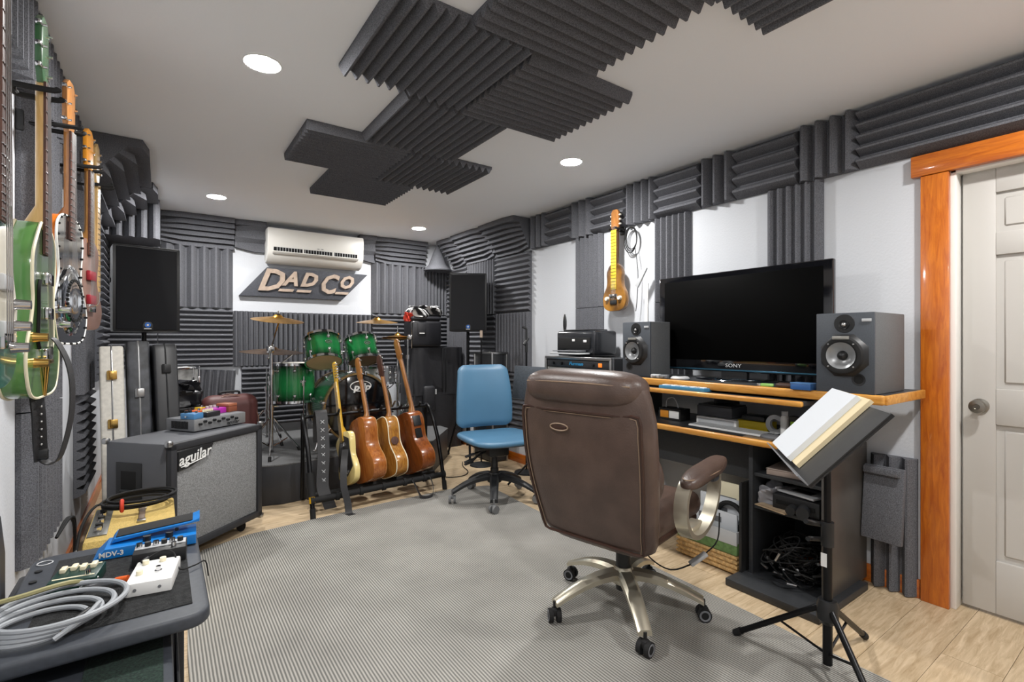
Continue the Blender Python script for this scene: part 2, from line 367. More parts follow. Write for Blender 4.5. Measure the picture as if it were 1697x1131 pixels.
# left wall
for (a, b, z0, z1, hz, n, l) in ((2.44, 3.05, 1.585, 2.125, False, 8, 'vertical ridged foam behind the hollowbody guitar neck'), (2.44, 3.05, .98, 1.58, False, 8, 'vertical ridged foam behind the hollowbody guitar body and strap'), (2.44, 3.05, .42, .975, False, 8, 'lowest vertical ridged foam on guitar wall below the studded strap'),
    (3.80, 4.40, 1.535, 2.125, False, 8, 'vertical ridged foam behind the bare maple neck, upper'), (3.80, 4.40, .92, 1.53, False, 8, 'vertical ridged foam left of the near loudspeaker, lower'), (3.86, 4.46, .31, .915, True, 11, 'horizontal ridged foam low behind the white guitar case'),
    (5.0, 5.58, 1.535, 2.095, True, 11, 'horizontal ridged foam on guitar wall beside the corner, upper'), (5.0, 5.6, .92, 1.53, True, 11, 'horizontal ridged foam on guitar wall beside the corner behind the near loudspeaker')):
    foam('left', (0, (a+b)/2, (z0+z1)/2), b-a, z1-z0, n, l, hz, .04)
lb = [(1.2, 1.82, True, 'foam in guitar wall top band behind the bass neck'), (1.825, 2.44, False, 'vertical ridged foam in guitar wall top band behind the green headstock'), (2.445, 3.05, False, 'vertical ridged foam in guitar wall top band above the resonator headstock'), (3.055, 3.68, False, 'vertical ridged foam in guitar wall top band before the left bass trap')]
for a, b, hz, l in lb: foam('left', (0, (a+b)/2, 2.28), b-a-.004, .305, 8 if not hz else 4, l, hz, .05)
# corner bass traps: extruded along local y, wall side at x=0, ceiling at z=0
def trap(lab, q, loc, L, A, B, k, name='bass_trap'):
    m = MB(); secs = []
    for (s, dep, ins) in ((0, 0, .10), (.16, 1, .0), (L-.001, 1, 0)):
        pr = [(0, 0), (A-ins*.3, 0), (A-ins*.3, -.05)]
        for i in range(k):
            t0, t1 = i/k, (i+.55)/k; ax, az = A-ins, -.05; bx, bz = .05, -B+ins*.3
            f = lambda t, o: (ax+(bx-ax)*t-o*.75, az+(bz-az)*t+o*.6)
            pr += [f(t0, 0), f(t1, .055*dep)]
        pr += [(.05, -B+ins*.3), (0, -B+ins*.3)]; secs.append([(x, s, z) for x, z in pr])
    N = len(secs[0]); vs = [p for s in secs for p in s]; fs = [(j*N+i, j*N+(i+1) % N, (j+1)*N+(i+1) % N, (j+1)*N+i) for j in range(2) for i in range(N)]
    fs += [tuple(range(N))[::-1], tuple(2*N+i for i in range(N))]
    m.add(vs, fs); o = m.build(name, M_foam); o.location = loc; o.rotation_euler = (0, 0, q)
    if name == 'mirror': pass
    return tag(o, lab, 'bass trap', 'charcoal foam corner bass traps')
trap('finned foam bass trap at left wall and ceiling, nearer piece beside the hanging guitars', 0, (XL+.002, 3.70, ZC-.002), .93, .36, .33, 5)
trap('finned foam bass trap at left wall and ceiling, farther piece above the loudspeaker', 0, (XL+.002, 4.64, ZC-.002), .50, .40, .34, 5)
# right: mirrored in x via negative scale baked into mesh
def trap_r(lab, y, L):
    o = trap(lab, 0, (0, 0, 0), L, .26, .31, 6); me = o.data
    for v in me.vertices: v.co.x = -v.co.x
    me.flip_normals(); o.location = (XR-.002, y, ZC-.002); return o
trap_r('finned foam bass trap along right wall and ceiling, nearest the bare white strip', 3.86, .60)
trap_r('finned foam bass trap along right wall and ceiling, middle piece', 4.47, .60)
trap_r('finned foam bass trap along right wall and ceiling, reaching the far corner', 5.08, .34)
# back wall top pieces: horizontal traps
def trap_b(lab, x0, x1, k, A=.12):
    o = trap(lab, 0, (0, 0, 0), x1-x0, A, .30, k); me = o.data
    for v in me.vertices: v.co = Vector((v.co.y, -v.co.x, v.co.z))
    o.location = (x0, YB-.002, ZC-.002); return o
trap_b('ridged foam trap at top of back wall left of the air conditioner', .0, .595, 5)
trap_b('plain dark foam wedge touching the left end of the air conditioner', .60, .875, 2)
trap_b('plain dark foam wedge touching the right end of the air conditioner', 1.835, 2.02, 2)
trap_b('ridged foam trap at top of back wall right of the air conditioner', 2.03, 2.66, 5)
c = MB().lathe([(.012, .30), (.05, .22), (.11, .06), (.17, 0), (.165, -.012), (.10, .02), (0, .05)], 28).build('foam_cone', M_foam); c.location = (2.76, 5.47, 2.10)
tag(c, 'grey foam cone hanging in the far right ceiling corner', 'foam cone')
pz = [(-.415, 5.58), (-.415, 5.19)]
for k in range(5): pz += [(-.41+.081*k+.035, 5.145), (-.41+.081*k+.05, 5.145), (-.41+.081*(k+1), 5.19)]
pz += [(-.003, 5.58)]
o = MB().prism(pz, 2.10, ZC-.003, 0, 'xy').build('bass_trap', M_foam); tag(o, 'square foam corner block above the near loudspeaker in the left back corner', 'bass trap', 'charcoal foam corner bass traps')
# ================================================================ guitars
def outline(ctrl, n=48):
    # ctrl: list of (t along length 0..1, half width right, half width left); returns closed polygon in (y, z) scaled later
    def interp(k):
        pts = smooth([Vector((c[k], c[0], 0)) for c in ctrl], 6); return [(p.x, p.y) for p in pts]
    r = interp(1); l = interp(2)
    poly = [(w, z) for w, z in r] + [(-w, z) for w, z in l[::-1]]
    out = []
    for p in poly:
        if not out or (abs(p[0]-out[-1][0])+abs(p[1]-out[-1][1])) > 1e-4: out.append(p)
    if abs(out[0][0]-out[-1][0])+abs(out[0][1]-out[-1][1]) < 1e-4: out.pop()
    return out
ACO = [(0, .001, .001), (.006, .10, .10), (.05, .165, .165), (.18, .20, .20), (.30, .19, .19), (.44, .145, .145), (.55, .127, .127), (.66, .135, .135), (.80, .150, .150), (.92, .138, .138), (.985, .09, .09), (1, .03, .03)]
CUT = [(0, .001, .001), (.006, .10, .10), (.05, .165, .165), (.18, .20, .20), (.30, .19, .19), (.44, .145, .145), (.55, .127, .127), (.66, .135, .135), (.80, .150, .125), (.92, .138, .075), (.985, .09, .04), (1, .03, .03)]
TELE = [(0, .001, .001), (.01, .07, .07), (.06, .13, .13), (.22, .162, .158), (.38, .148, .14), (.52, .122, .12), (.66, .132, .135), (.80, .142, .15), (.90, .135, .12), (.97, .10, .05), (1, .03, .03)]
PB = [(0, .001, .001), (.01, .07, .06), (.06, .13, .125), (.2, .165, .16), (.36, .145, .15), (.5, .118, .13), (.64, .115, .135), (.78, .125, .15), (.88, .12, .13), (.96, .10, .06), (1, .03, .03)]
def guitar(name, label, cat, base, head, normal, body, blen, wscale, th, m_body, m_top=None, m_neck=None, m_head=None, head_len=.19, bind=None, group=None, nstr=6, m_board=None, bev=.006, peg=None, inline=False, neck_w=.052, frets=True, hole=False, bar=None):
    base = Vector(base); head = Vector(head); L = (head-base).length
    t = thing(name, label, cat, base, 0, group, frame(normal, head-base))
    poly = [(y*wscale, z*blen) for y, z in outline(body)]
    bd = MB().prism(poly, -th/2, th/2, bev).build('body', m_body, t)
    if m_top:
        s = MB().prism([(y*.975, .004+z*.985) for y, z in poly], th/2-.001, th/2+.002, 0); s.build('top', m_top, t)
    if bind:
        for k, xx in ((0, th/2), (1, -th/2)): MB().loft([(xx, y*.995, z) for y, z in poly], .004, 6, False, True).build('binding', bind, t)
    z0 = blen-.02; z1 = L-head_len
    m_neck = m_neck or m_body
    nk = MB(); vs = []; secs = 7; ring = 10
    for k in range(secs):
        f = k/(secs-1); z = z0+(z1-z0)*f; w = neck_w*(1-.2*f)/2; d = .022*(1+(1.6*(1-f*6) if f < .16 else 0))
        for q in range(ring):
            g = PI*q/(ring-1); vs.append((th/2+.004-d*math.sin(g), w*math.cos(g), z))
    fs = [(k*ring+q, k*ring+(q+1) % ring, (k+1)*ring+(q+1) % ring, (k+1)*ring+q) for k in range(secs-1) for q in range(ring)]
    fs += [tuple(range(ring))[::-1], tuple((secs-1)*ring+q for q in range(ring))]
    nk.add(vs, fs); nk.build('neck', m_neck, t)
    mb = m_board or M_ros; zb = blen*.82
    b = MB(); b.add([(th/2+x, s*w/2, z) for z, w in ((zb, neck_w*1.06), (z1, neck_w*.82)) for x in (.003, .009) for s in (-1, 1)], [(0, 1, 3, 2), (4, 6, 7, 5), (0, 4, 5, 1), (2, 3, 7, 6), (0, 2, 6, 4), (1, 5, 7, 3)])
    b.build('fretboard', mb, t)
    if frets:
        fm = MB(); sl = z1-(.24*blen if not hole else .30*blen)
        for k in range(1, 21):
            z = z1-sl*(1-2**(-k/12)); w = neck_w*(.82+.24*(z1-z)/(z1-zb))
            if z > zb: fm.box((th/2+.0095, 0, z), (.003, w, .0022))
        fm.build('frets', M_steel, t)
    hw = .042 if not inline else .038
    hp = [(-.021, z1-.005), (-hw if not inline else -.024, z1+.035), (-hw*.95 if not inline else -.026, L-.02), (-hw*.4, L), (hw*.5, L-.002), (hw, L-.03), (hw*.95, z1+.03), (.021, z1-.005)]
    hd = MB(); hd.M = Matrix.Translation((0, 0, 0)); hd.prism(hp, th/2-.012, th/2+.004, .002); ho = hd.build('headstock', m_head or m_neck, t)
    pm = (peg or MB().cyl((0, 0, 0), (.012, 0, 0), .004, n=8).box((-.004, .016, 0), (.014, .018, .012), .003).cyl((-.004, 0, 0), (-.004, .012, 0), .003, n=6)).mesh('tuning_peg', M_chrome)
    for k in range(nstr):
        if inline: sd, zz = 1, z1+.03+(L-z1-.06)*k/(nstr-1)
        else: sd, zz = (1 if k % 2 else -1), z1+.035+(L-z1-.07)*(k//2)/max(1, nstr//2-1)
        p = put('tuning_peg', pm, t, (th/2+.002, sd*(hw-.008), zz))
        if sd < 0: p.rotation_euler = (R(180), 0, 0)
    st = MB(); zs = blen*(.24 if not hole else .30)
    for k in range(nstr):
        y0 = (k-(nstr-1)/2)*.052/(max(nstr, 4)-1)*1.0; st.cyl((th/2+.016, y0, zs), (th/2+.012, y0*.75, z1), .0007 if nstr > 4 else .0012, n=4)
    st.build('strings', M_steel, t)
    if hole:
        MB().torus((th/2+.003, 0, blen*.66), .052, .004, 'x').build('rosette', M_cream, t)
        MB().prism([(.049*math.cos(g*PI/12), blen*.66+.049*math.sin(g*PI/12)) for g in range(24)], th/2+.001, th/2+.0035).build('soundhole', M_dark, t)
        MB().box((th/2+.007, 0, blen*.30), (.01, .16, .026), .003).build('bridge', mb, t)
    elif bar is not False:
        MB().box((th/2+.008, 0, blen*.24), (.014, .078, .036), .003).build('bridge', M_chrome, t)
    return t, th
M_ros = wood_mat('rosewood', '3b211a', '5e3a2c', (20, 20, 3), 4, .5)
M_maple = wood_mat('maple', 'c79a58', 'e0bb7c', (18, 18, 2), 3, .35, .3)
M_mahog = wood_mat('mahogany', '6b3413', '9a5524', (16, 16, 2), 4, .28, .5)
M_mahog2 = wood_mat('sapele', '8a4a20', 'b87234', (20, 20, 1.6), 4, .25, .5)
M_koa = wood_mat('koa', '8c5620', 'c28a3c', (14, 14, 2.5), 5, .25, .5)
M_neckw = wood_mat('neck_mahogany', '8a5628', 'b57c42', (20, 20, 2), 4, .3, .3)
M_yellow = mat('aged_maple', 'd9ab34', .3, coat=.3)
M_butter = mat('butter_cream_lacquer', 'ead48c', .3, coat=.5)
M_pearl = mat('pearl', 'dcd7c8', .3)
HG = 'guitars hanging on the left wall'
def hanger(y, z, lab, x=-.28):
    t = thing('guitar_hanger', lab, 'guitar hanger', (XL, y, z), 0, 'wall guitar hangers')
    MB().box((.012, 0, 0), (.022, .05, .075), .004).build('wall_plate', M_black, t)
    MB().cyl((.02, 0, 0), (x-XL-.03, 0, 0), .007, n=8).build('arm', M_blackm, t)
    for s in (-1, 1): MB().tube([(x-XL-.04, 0, 0), (x-XL-.035, s*.035, 0), (x-XL, s*.038, 0), (x-XL+.055, s*.036, .004), (x-XL+.065, s*.036, .012)], .0085, 8, sub=3).build('yoke_arm', M_rubber, t)
# near bass, sea green
M_sea = mat('sea_green_lacquer', '1f7a66', .25, coat=.6)
t, th = guitar('bass_guitar', 'sea green bass guitar with cream pickguard at left edge, nearest of the hanging instruments', 'bass guitar', (-.302, 1.50, 1.13), (-.302, 1.50, 2.27), (1, 0, 0), PB, .44, 1.0, .042, M_sea, m_neck=M_maple, head_len=.20, nstr=4, inline=True, neck_w=.06, group=HG)
pg = [(-.08, .17), (.02, .13), (.125, .10), (.135, .18), (.10, .25), (.085, .34), (.04, .36), (-.05, .34), (-.10, .30), (-.06, .24)]
MB().prism(pg, th/2, th/2+.004, .001).build('pickguard', M_pearl, t)
for z in (.13, .23): MB().box((th/2+.008, 0, z), (.014, .08, .035), .004).build('pickup', M_ltgrey, t)
for z in (.09, .14, .19): MB().lathe([(0, .03), (.011, .03), (.012, .012), (.014, 0)], 16, Matrix.Translation((th/2+.002, .11 if z > .1 else .09, z)) @ Matrix.Rotation(R(90), 4, 'Y')).build('knob', M_chrome, t)
hanger(1.50, 2.03, 'black wall hanger holding the sea green bass', -.302)
# green hollowbody
M_grn = mat('green_burst', '1d3a1c', .18, coat=.8, noise=0, nscale=3, col2='5d8a3c')
t, th = guitar('hollowbody_guitar', 'green hollowbody guitar with cream binding, f-hole and chrome tailpiece', 'electric guitar', (-.306, 1.97, 1.075), (-.306, 1.97, 2.175), (1, -.03, 0), [(a, b*1.0, c*1.0) for a, b, c in CUT], .50, 1.0, .055, mat('green_side', '5c8a4a', .2, coat=.8), m_top=M_grn, m_neck=M_maple, m_head=mat('green_head', '3d6b45', .25, coat=.5), bind=M_cream, group=HG)
for s in (-1, 1):
    MB().tube([(th/2+.0035, s*.075, .14), (th/2+.0035, s*.095, .17), (th/2+.0035, s*.085, .24), (th/2+.0035, s*.085, .30), (th/2+.0035, s*.07, .33)], .006, 6).build('f_hole', M_cream if s > 0 else M_dark, t)
for z in (.24, .34): MB().box((th/2+.008, 0, z), (.018, .075, .036), .004).build('pickup', M_chrome, t)
MB().box((th/2+.012, 0, .10), (.012, .06, .012), .003).cyl((th/2+.008, -.02, .10), (th/2+.002, -.008, 0), .003).cyl((th/2+.008, .02, .10), (th/2+.002, .008, 0), .003).build('tailpiece', M_gold, t)
for y, z in ((-.12, .10), (-.13, .17)): MB().lathe([(0, .03), (.011, .03), (.012, .012), (.014, 0)], 16, Matrix.Translation((th/2+.002, y, z)) @ Matrix.Rotation(R(90), 4, 'Y')).build('knob', M_gold, t)
hanger(1.97, 1.955, 'black wall hanger holding the green hollowbody guitar', -.306)
# resonator
M_res = mat('chrome_resonator', 'cfd2d6', .08, 1)
t, th = guitar('resonator_guitar', 'orange sided resonator guitar with chrome top and cover plate', 'resonator guitar', (-.305, 2.46, 1.225), (-.305, 2.46, 2.20), (1, -.16, 0), ACO, .47, .9, .06, mat('orange_lacquer', 'c86a18', .25, coat=.7), m_top=M_res, m_neck=M_neckw, bind=mat('white_binding', 'e8e8e4', .4), group=HG)
cp = MB(); cp.lathe([(0, .012), (.06, .016), (.10, .010), (.128, .004), (.132, 0)], 36, Matrix.Translation((th/2+.001, 0, .16)) @ Matrix.Rotation(R(90), 4, 'Y')); cp.build('cover_plate', M_res, t)
sc = MB()
for g in range(10): sc.cyl((th/2+.004, .12*math.cos(g*PI/5), .16+.12*math.sin(g*PI/5)), (th/2+.009, .12*math.cos(g*PI/5), .16+.12*math.sin(g*PI/5)), .005, n=8)
sc.build('screws', M_steel, t)
gr = MB()
for g in range(30): gr.box((th/2+.016, .075*math.cos(g*PI/15), .16+.075*math.sin(g*PI/15)), (.004, .010, .010), 0, (g*PI/15, 0, 0))
gr.build('sound_slots', M_dark, t)
bs = MB()
for y, z in [(y*.94, z) for y, z in [(p[0]*.9, p[1]*.47) for p in outline(ACO)][::4]]: bs.ball((th/2+.004, y, z), .0045, 6)
bs.build('binding_rivets', M_dark, t)
for y, z in ((-.10, .07), (-.11, .12)): MB().lathe([(0, .03), (.011, .03), (.012, .012), (.014, 0)], 16, Matrix.Translation((th/2+.002, y, z)) @ Matrix.Rotation(R(90), 4, 'Y')).build('knob', M_chrome, t)
hanger(2.46, 2.02, 'black wall hanger holding the resonator guitar', -.305)
# brown solid body
t, th = guitar('solidbody_guitar', 'mauve brown solidbody guitar with red pickups and orange headstock', 'electric guitar', (-.29, 3.0, 1.285), (-.29, 3.0, 2.21), (1, -.2, 0), CUT, .42, .85, .042, mat('mauve_brown', '8a6a5e', .35, coat=.4), m_neck=wood_mat('fir_neck', 'b07a40', 'd09a5c', (16, 16, 2), 4, .35), m_head=mat('orange_head', 'c98424', .35), group=HG)
for z in (.14, .25): MB().box((th/2+.008, 0, z), (.016, .08, .045), .004).build('pickup', mat('red_pickup', '8e1c2a', .35), t)
MB().tube([(th/2+.01, -.05, .10), (th/2+.05, -.06, .12), (th/2+.06, -.08, .17)], .003, 6).build('tremolo_arm', M_chrome, t)
hanger(3.0, 2.03, 'black wall hanger holding the mauve brown guitar', -.29)
# bare neck
t = thing('guitar_neck', 'bare maple bass neck without a body hanging farthest along the left wall', 'guitar neck', (-.275, 3.43, 1.475), 0, HG, frame((1, -.15, 0), (0, 0, 1)))
nk = MB(); ring = 10; vs = []
for k, (z, w) in enumerate(((0, .062), (.08, .060), (.60, .044))):
    for q in range(ring): g = PI*q/(ring-1); vs.append((-.026*math.sin(g), w/2*math.cos(g), z))
nk.add(vs, [(k*ring+q, k*ring+(q+1) % ring, (k+1)*ring+(q+1) % ring, (k+1)*ring+q) for k in range(2) for q in range(ring)]+[tuple(range(ring))[::-1], tuple(20+q for q in range(ring))])
nk.build('neck', M_maple, t)
MB().box((.004, 0, .30), (.007, .048, .60), .001).build('fretboard', wood_mat('maple_board', 'c9a064', 'e0bd84', (18, 18, 2), 3, .3), t)
fm = MB()
for k in range(20): fm.box((.009, 0, .02+.028*k), (.002, .046, .002))
fm.build('frets', M_steel, t)
MB().prism([(-.02, .59), (-.035, .63), (-.032, .78), (0, .81), (.03, .79), (.04, .70), (.03, .63), (.02, .59)], -.012, .002, .002).build('headstock', M_maple, t)
for k in range(4): MB().cyl((-.002, .02, .65+.035*k), (.014, .02, .65+.035*k), .006, n=8).build('tuning_peg', M_chrome, t)
hanger(3.43, 2.06, 'black wall hanger holding the bare maple neck', -.275)
# strap looping from the hollowbody
M_leather = mat('black_leather', '2a2a2c', .5, bump=.3, bscale=250)
t = thing('guitar_strap', 'black studded leather strap hanging in a loop from the green hollowbody guitar', 'guitar strap', (-.285, 1.99, .885))
MB().ribbon([(-.01, -.01, .185), (-.004, -.02, .13), (-.002, -.02, .06), (0, -.01, .0)], .05, .004, (.45, .9, 0)).build('wide_pad', M_leather, t)
MB().ribbon([(0, -.01, .004), (.018, .0, -.012), (.04, .005, .005), (.062, .01, .11), (.066, .01, .21), (.056, .01, .285), (.034, .0, .345), (.02, .0, .36)], .045, .003, (.15, 1, 0)).build('strap_loop', M_leather, t)
sm = MB()
for k in range(6): sm.ball((.002, -.028, .05+.022*k), .004, 6)
sm.build('studs', M_steel, t)
MB().box((.002, -.022, .02), (.03, .012, .03), .003).build('buckle', M_black, t)
# ================================================================ loudspeakers on stands
M_grille = mat('speaker_grille', '242529', .6, .3, bump=.8, bscale=900)
def pa(lab, loc, rz, slab, LR=.3, lz=.4):
    w, h, dp = .385, .605, .34; t = thing('loudspeaker', lab, 'loudspeaker', loc, rz, 'powered loudspeakers on stands')
    prof = [(-w/2, -dp/2), (w/2, -dp/2), (w/2, 0), (w/2-.07, dp/2), (-w/2+.07, dp/2), (-w/2, 0)]
    MB().prism(prof, 0, h, .012, 'xy').build('cabinet', M_black, t)
    MB().box((0, -dp/2-.003, h/2), (w-.035, .012, h-.03), .012).build('grille', M_grille, t)
    b = MB().prism([(-.03, .012), (.03, .012), (.03, .05), (.018, .07), (-.018, .07), (-.03, .05)], -dp/2-.014, -dp/2-.008, .001, 'xz').build('badge', M_black, t)
    MB().lathe([(.009, .002), (.009, 0), (.018, 0), (.018, .003), (.009, .003)], 20, Matrix.Translation((0, -dp/2-.014, .048)) @ Matrix.Rotation(R(90), 4, 'X')).build('emblem_ring', M_blue, b)
    MB().cyl((0, -dp/2-.013, .048), (0, -dp/2-.016, .048), .007, n=12).build('emblem_dot', M_whitep, b)
    MB().box((0, -dp/2-.0145, .022), (.042, .002, .005)).build('nameplate', M_whitep, b)
    for s in (-1, 1): MB().box((s*(w/2+.001), .0, h*.6), (.004, .10, .03), .001).build('side_handle', M_dark, t)
    z = loc[2]; st = thing('speaker_stand', slab, 'speaker stand', (loc[0], loc[1], 0), rz+lz, 'tripod loudspeaker stands')
    MB().cyl((0, 0, .12), (0, 0, .85), .019).build('lower_pole', M_blackm, st); MB().cyl((0, 0, .80), (0, 0, z-.002), .016).build('upper_pole', M_blackm, st)
    MB().cyl((0, 0, .80), (0, 0, .88), .027).cyl((0, -.02, .84), (0, -.06, .84), .008).build('height_clamp', M_black, st)
    MB().cyl((0, 0, .70), (0, 0, .76), .03).build('leg_collar', M_black, st)
    for k in range(3):
        g = k*2*PI/3; c, s = math.cos(g), math.sin(g)
        l = MB().cyl((.03*c, .03*s, .73), (LR*c, LR*s, .02), .012, n=10).build('leg', M_blackm, st)
        MB().ball((LR*c, LR*s, .018), .018, 8).build('rubber_foot', M_rubber, l)
        MB().cyl((.02*c, .02*s, .18), (.62*LR*c, .62*LR*s, .30), .008, n=8).build('brace', M_blackm, st)
    MB().cyl((0, 0, .15), (0, 0, .21), .028).build('brace_collar', M_black, st)
pa('black powered loudspeaker above the guitar cases beside the left wall', (-.10, 4.52, 1.30), R(8), 'black tripod stand under the left loudspeaker, mostly hidden by guitar cases', .22, 1.43)
pa('black powered loudspeaker on a tripod by the far right corner', (2.68, 4.60, 1.335), R(-30), 'black tripod stand with splayed legs behind the blue chair', .235, .61)
# ================================================================ guitar cases leaning in the left corner
def hardcase(name, lab, base, lean, rz, w, th, h, m, latch, mlatch, edge=None, rib=False):
    t = thing(name, lab, 'guitar case', base, 0, 'guitar cases standing in the left corner', (Matrix.Rotation(rz, 3, 'Z') @ Matrix.Rotation(lean[0], 3, 'X') @ Matrix.Rotation(lean[1], 3, 'Y')).to_quaternion())
    o = [(-w*.42, 0), (w*.42, 0), (w*.5, .05), (w*.5, h*.30), (w*.40, h*.42), (w*.38, h-.04), (w*.32, h), (-w*.32, h), (-w*.38, h-.04), (-w*.40, h*.42), (-w*.5, h*.30), (-w*.5, .05)]
    MB().prism(o, -th/2, th/2, .014, 'yz', 3).build('shell', m, t)
    MB().loft([(0, y*1.003, z) for y, z in o], .005, 6, False, True).build('seam', edge or M_steel, t)
    for (y, z) in latch:
        MB().box((0, y, z), (.05, .012, .055), .004).cyl((-.015, y-.006, z-.02), (-.015, y-.006, z+.03), .006, n=8).build('latch', mlatch, t)
    MB().tube([(0, -w*.40, h*.40-.07), (0, -w*.40-.045, h*.40-.065), (0, -w*.40-.05, h*.40), (0, -w*.40-.045, h*.40+.065), (0, -w*.40, h*.40+.07)], .009, 8).build('handle', M_black, t)
    if rib:
        for k in (-1, 0, 1): MB().box((th/2+.003, k*w*.18, h*.5), (.008, .02, h*.85), .003).build('rib', m, t)
    return t
hardcase('guitar_case', 'worn white tolex guitar case with brass latches standing against the left wall', (-.235, 4.02, 0), (R(-2), R(-1)), R(4), .32, .12, 1.20, mat('white_tolex', 'dcd8ce', .6, noise=.08, nscale=40), [(-.135, 1.02), (-.135, .72), (-.16, .30)], M_gold)
hardcase('guitar_case', 'scuffed dark grey guitar case between the white case and the black molded case', (-.095, 4.06, 0), (R(-2), R(-1.5)), R(5), .34, .12, 1.23, mat('scuffed_case', '3b3d42', .5, noise=.5, nscale=14), [(-.14, .9)], M_steel)
hardcase('guitar_case', 'black molded guitar case with red trigger latches leaning below the left loudspeaker', (.055, 4.04, 0), (R(-3), R(-2)), R(7), .36, .13, 1.21, mat('molded_case', '232427', .4), [(-.147, 1.05), (-.147, .62)], M_black, M_black, True)
# ================================================================ bass cabinet, head and pedals
A0 = Vector((.035, 3.20, 0)); ang = R(42)
t = thing('bass_cabinet', 'black bass speaker cabinet with grey grille cloth and aguilar badge on casters', 'amplifier cabinet', A0, ang)
CW, CD, CZ0, CZ1 = .68, .42, .078, .685
MB().box((CW/2, CD/2+.012, (CZ0+CZ1)/2), (CW, CD-.02, CZ1-CZ0), .012).build('cabinet', mat('grey_tolex', '5a5c61', .6, bump=.4, bscale=400), t)
f = MB()
for c, d in (((CW/2, 0, CZ1-.02), (CW, .03, .04)), ((CW/2, 0, CZ0+.02), (CW, .03, .04)), ((.02, 0, (CZ0+CZ1)/2), (.04, .03, CZ1-CZ0-.004)), ((CW-.02, 0, (CZ0+CZ1)/2), (.04, .03, CZ1-CZ0-.004))): f.box(c, d, .006)
f.build('front_frame', M_satin, t)
MB().box((CW/2, .004, (CZ0+CZ1)/2), (CW-.07, .012, CZ1-CZ0-.07), .002).build('grille_cloth', mat('silver_cloth', '8d8e8f', .85, .1, noise=.3, nscale=220, bump=.5, bscale=700), t)
MB().loft([(.04, -.006, CZ0+.04), (CW-.04, -.006, CZ0+.04), (CW-.04, -.006, CZ1-.04), (.04, -.006, CZ1-.04)], .005, 6, False, True).build('piping', M_black, t)
b = MB().prism([(.045, CZ1-.05), (.28, CZ1-.045), (.26, CZ1-.085), (.235, CZ1-.105), (.13, CZ1-.145), (.045, CZ1-.155)], -.014, -.006, .002, 'xz').build('badge', M_black, t)
text('lettering', 'aguilar', .082, .001, M_whitep, b, (.15, -.0155, CZ1-.092), (R(90), R(-6), 0), .25, 1.0, 'CENTER', .001)
MB().tube([(.06, -.0155, CZ1-.135), (.10, -.0155, CZ1-.132), (.22, -.0155, CZ1-.112)], .003, 6).build('underline', M_whitep, b)
hp = MB().box((-.002, CD*.62, .47), (.008, .17, .21), .003).build('side_handle', M_black, t)
MB().box((-.004, CD*.62, .46), (.008, .10, .14), .002).build('handle_recess', M_dark, hp)
MB().cyl((-.006, CD*.62-.05, .42), (-.006, CD*.62+.05, .42), .010).build('handle_grip', M_black, hp)
for x, y, z in ((0, .0, CZ1), (CW, 0, CZ1), (0, CD, CZ1), (CW, CD, CZ1), (CW, 0, CZ0)): MB().box((x, y, z), (.035, .035, .035), .012).build('corner_guard', M_steel, t)
wh = MB().cyl((-.011, 0, .026), (.011, 0, .026), .026, n=18).box((0, .012, .052), (.03, .04, .022), .004)
for i_, v_ in enumerate(wh.v): wh.v[i_] = (v_[0], v_[1], v_[2]*1.22)
wm = wh.mesh('caster', [M_rubber])
for x, y in ((.08, .07), (CW-.09, .07), (.08, CD-.06), (CW-.09, CD-.06)): put('caster', wm, t, (x, y, 0), (0, 0, .6))
ah = thing('bass_amp_head', 'silver grey bass amplifier head with knobs on the bass cabinet', 'amplifier head', A0+Vector((.155, .335, CZ1)), ang-R(6))
MB().box((.15, .115, .042), (.37, .23, .072), .004).build('chassis', M_grey, ah)
MB().box((.15, .0, .042), (.366, .004, .066), .001).build('front_plate', mat('brushed_panel', '9b9c9d', .4, .5), ah)
for k in range(9): MB().cyl((.0+.032*k, -.002, .048+.012*(k % 2)), (.0+.032*k, -.018, .048+.012*(k % 2)), .008, n=10).build('knob', M_black, ah)
text('lettering', 'aguilar', .036, .0005, M_black, ah, (.235, -.0035, .026), (R(90), 0, 0), .25)
sl = MB()
for k in range(14): sl.box((-.036, .05+.010*k, .042), (.003, .005, .045))
sl.build('vent_slots', M_dark, ah)
for x in (0, .3): MB().cyl((x, .03, 0), (x, .03, .008), .012).cyl((x, .2, 0), (x, .2, .008), .012).build('rubber_foot', M_rubber, ah)
def pedal(lab, loc, rz, d, col, nk=3, sw=True, knobm=None, z0=0, q=None, cat='effects pedal', group='effects pedals on the bass amp head', txt=None, txtm=None):
    t = thing('effects_pedal', lab, cat, loc, rz, group)
    m = mat('pedal_'+col, col, .35)
    MB().box((0, 0, d[2]/2), d, .004).build('enclosure', m, t)
    for k in range(nk): MB().cyl(((k-(nk-1)/2)*d[0]*.8/max(nk, 1), d[1]*.28, d[2]), ((k-(nk-1)/2)*d[0]*.8/max(nk, 1), d[1]*.28, d[2]+.014), min(.010, d[0]*.3/max(nk, 1)), n=10).build('knob', knobm or M_black, t)
    if sw: MB().cyl((0, -d[1]*.32, d[2]), (0, -d[1]*.32, d[2]+.012), .008, n=8).build('foot_switch', M_chrome, t)
    for s in (-1, 1): MB().cyl((s*d[0]/2, 0, d[2]*.5), (s*(d[0]/2+.012), 0, d[2]*.5), .006, n=8).build('jack', M_chrome, t)
    if txt: text('lettering', txt, d[0]*.24, .0004, txtm or M_whitep, t, (0, -.01, d[2]+.0006))
    return t
AH = CZ1+.082
def onhead(u, v, z=AH):
    c, s = math.cos(ang-R(6)), math.sin(ang-R(6)); o = A0+Vector((.155, .335, 0)); return (o.x+u*c-v*s, o.y+u*s+v*c, z-.004)
pedal('light blue pedal at the left end of the amp head', onhead(.0, .06), ang, (.07, .10, .035), '4f86b8', 2)
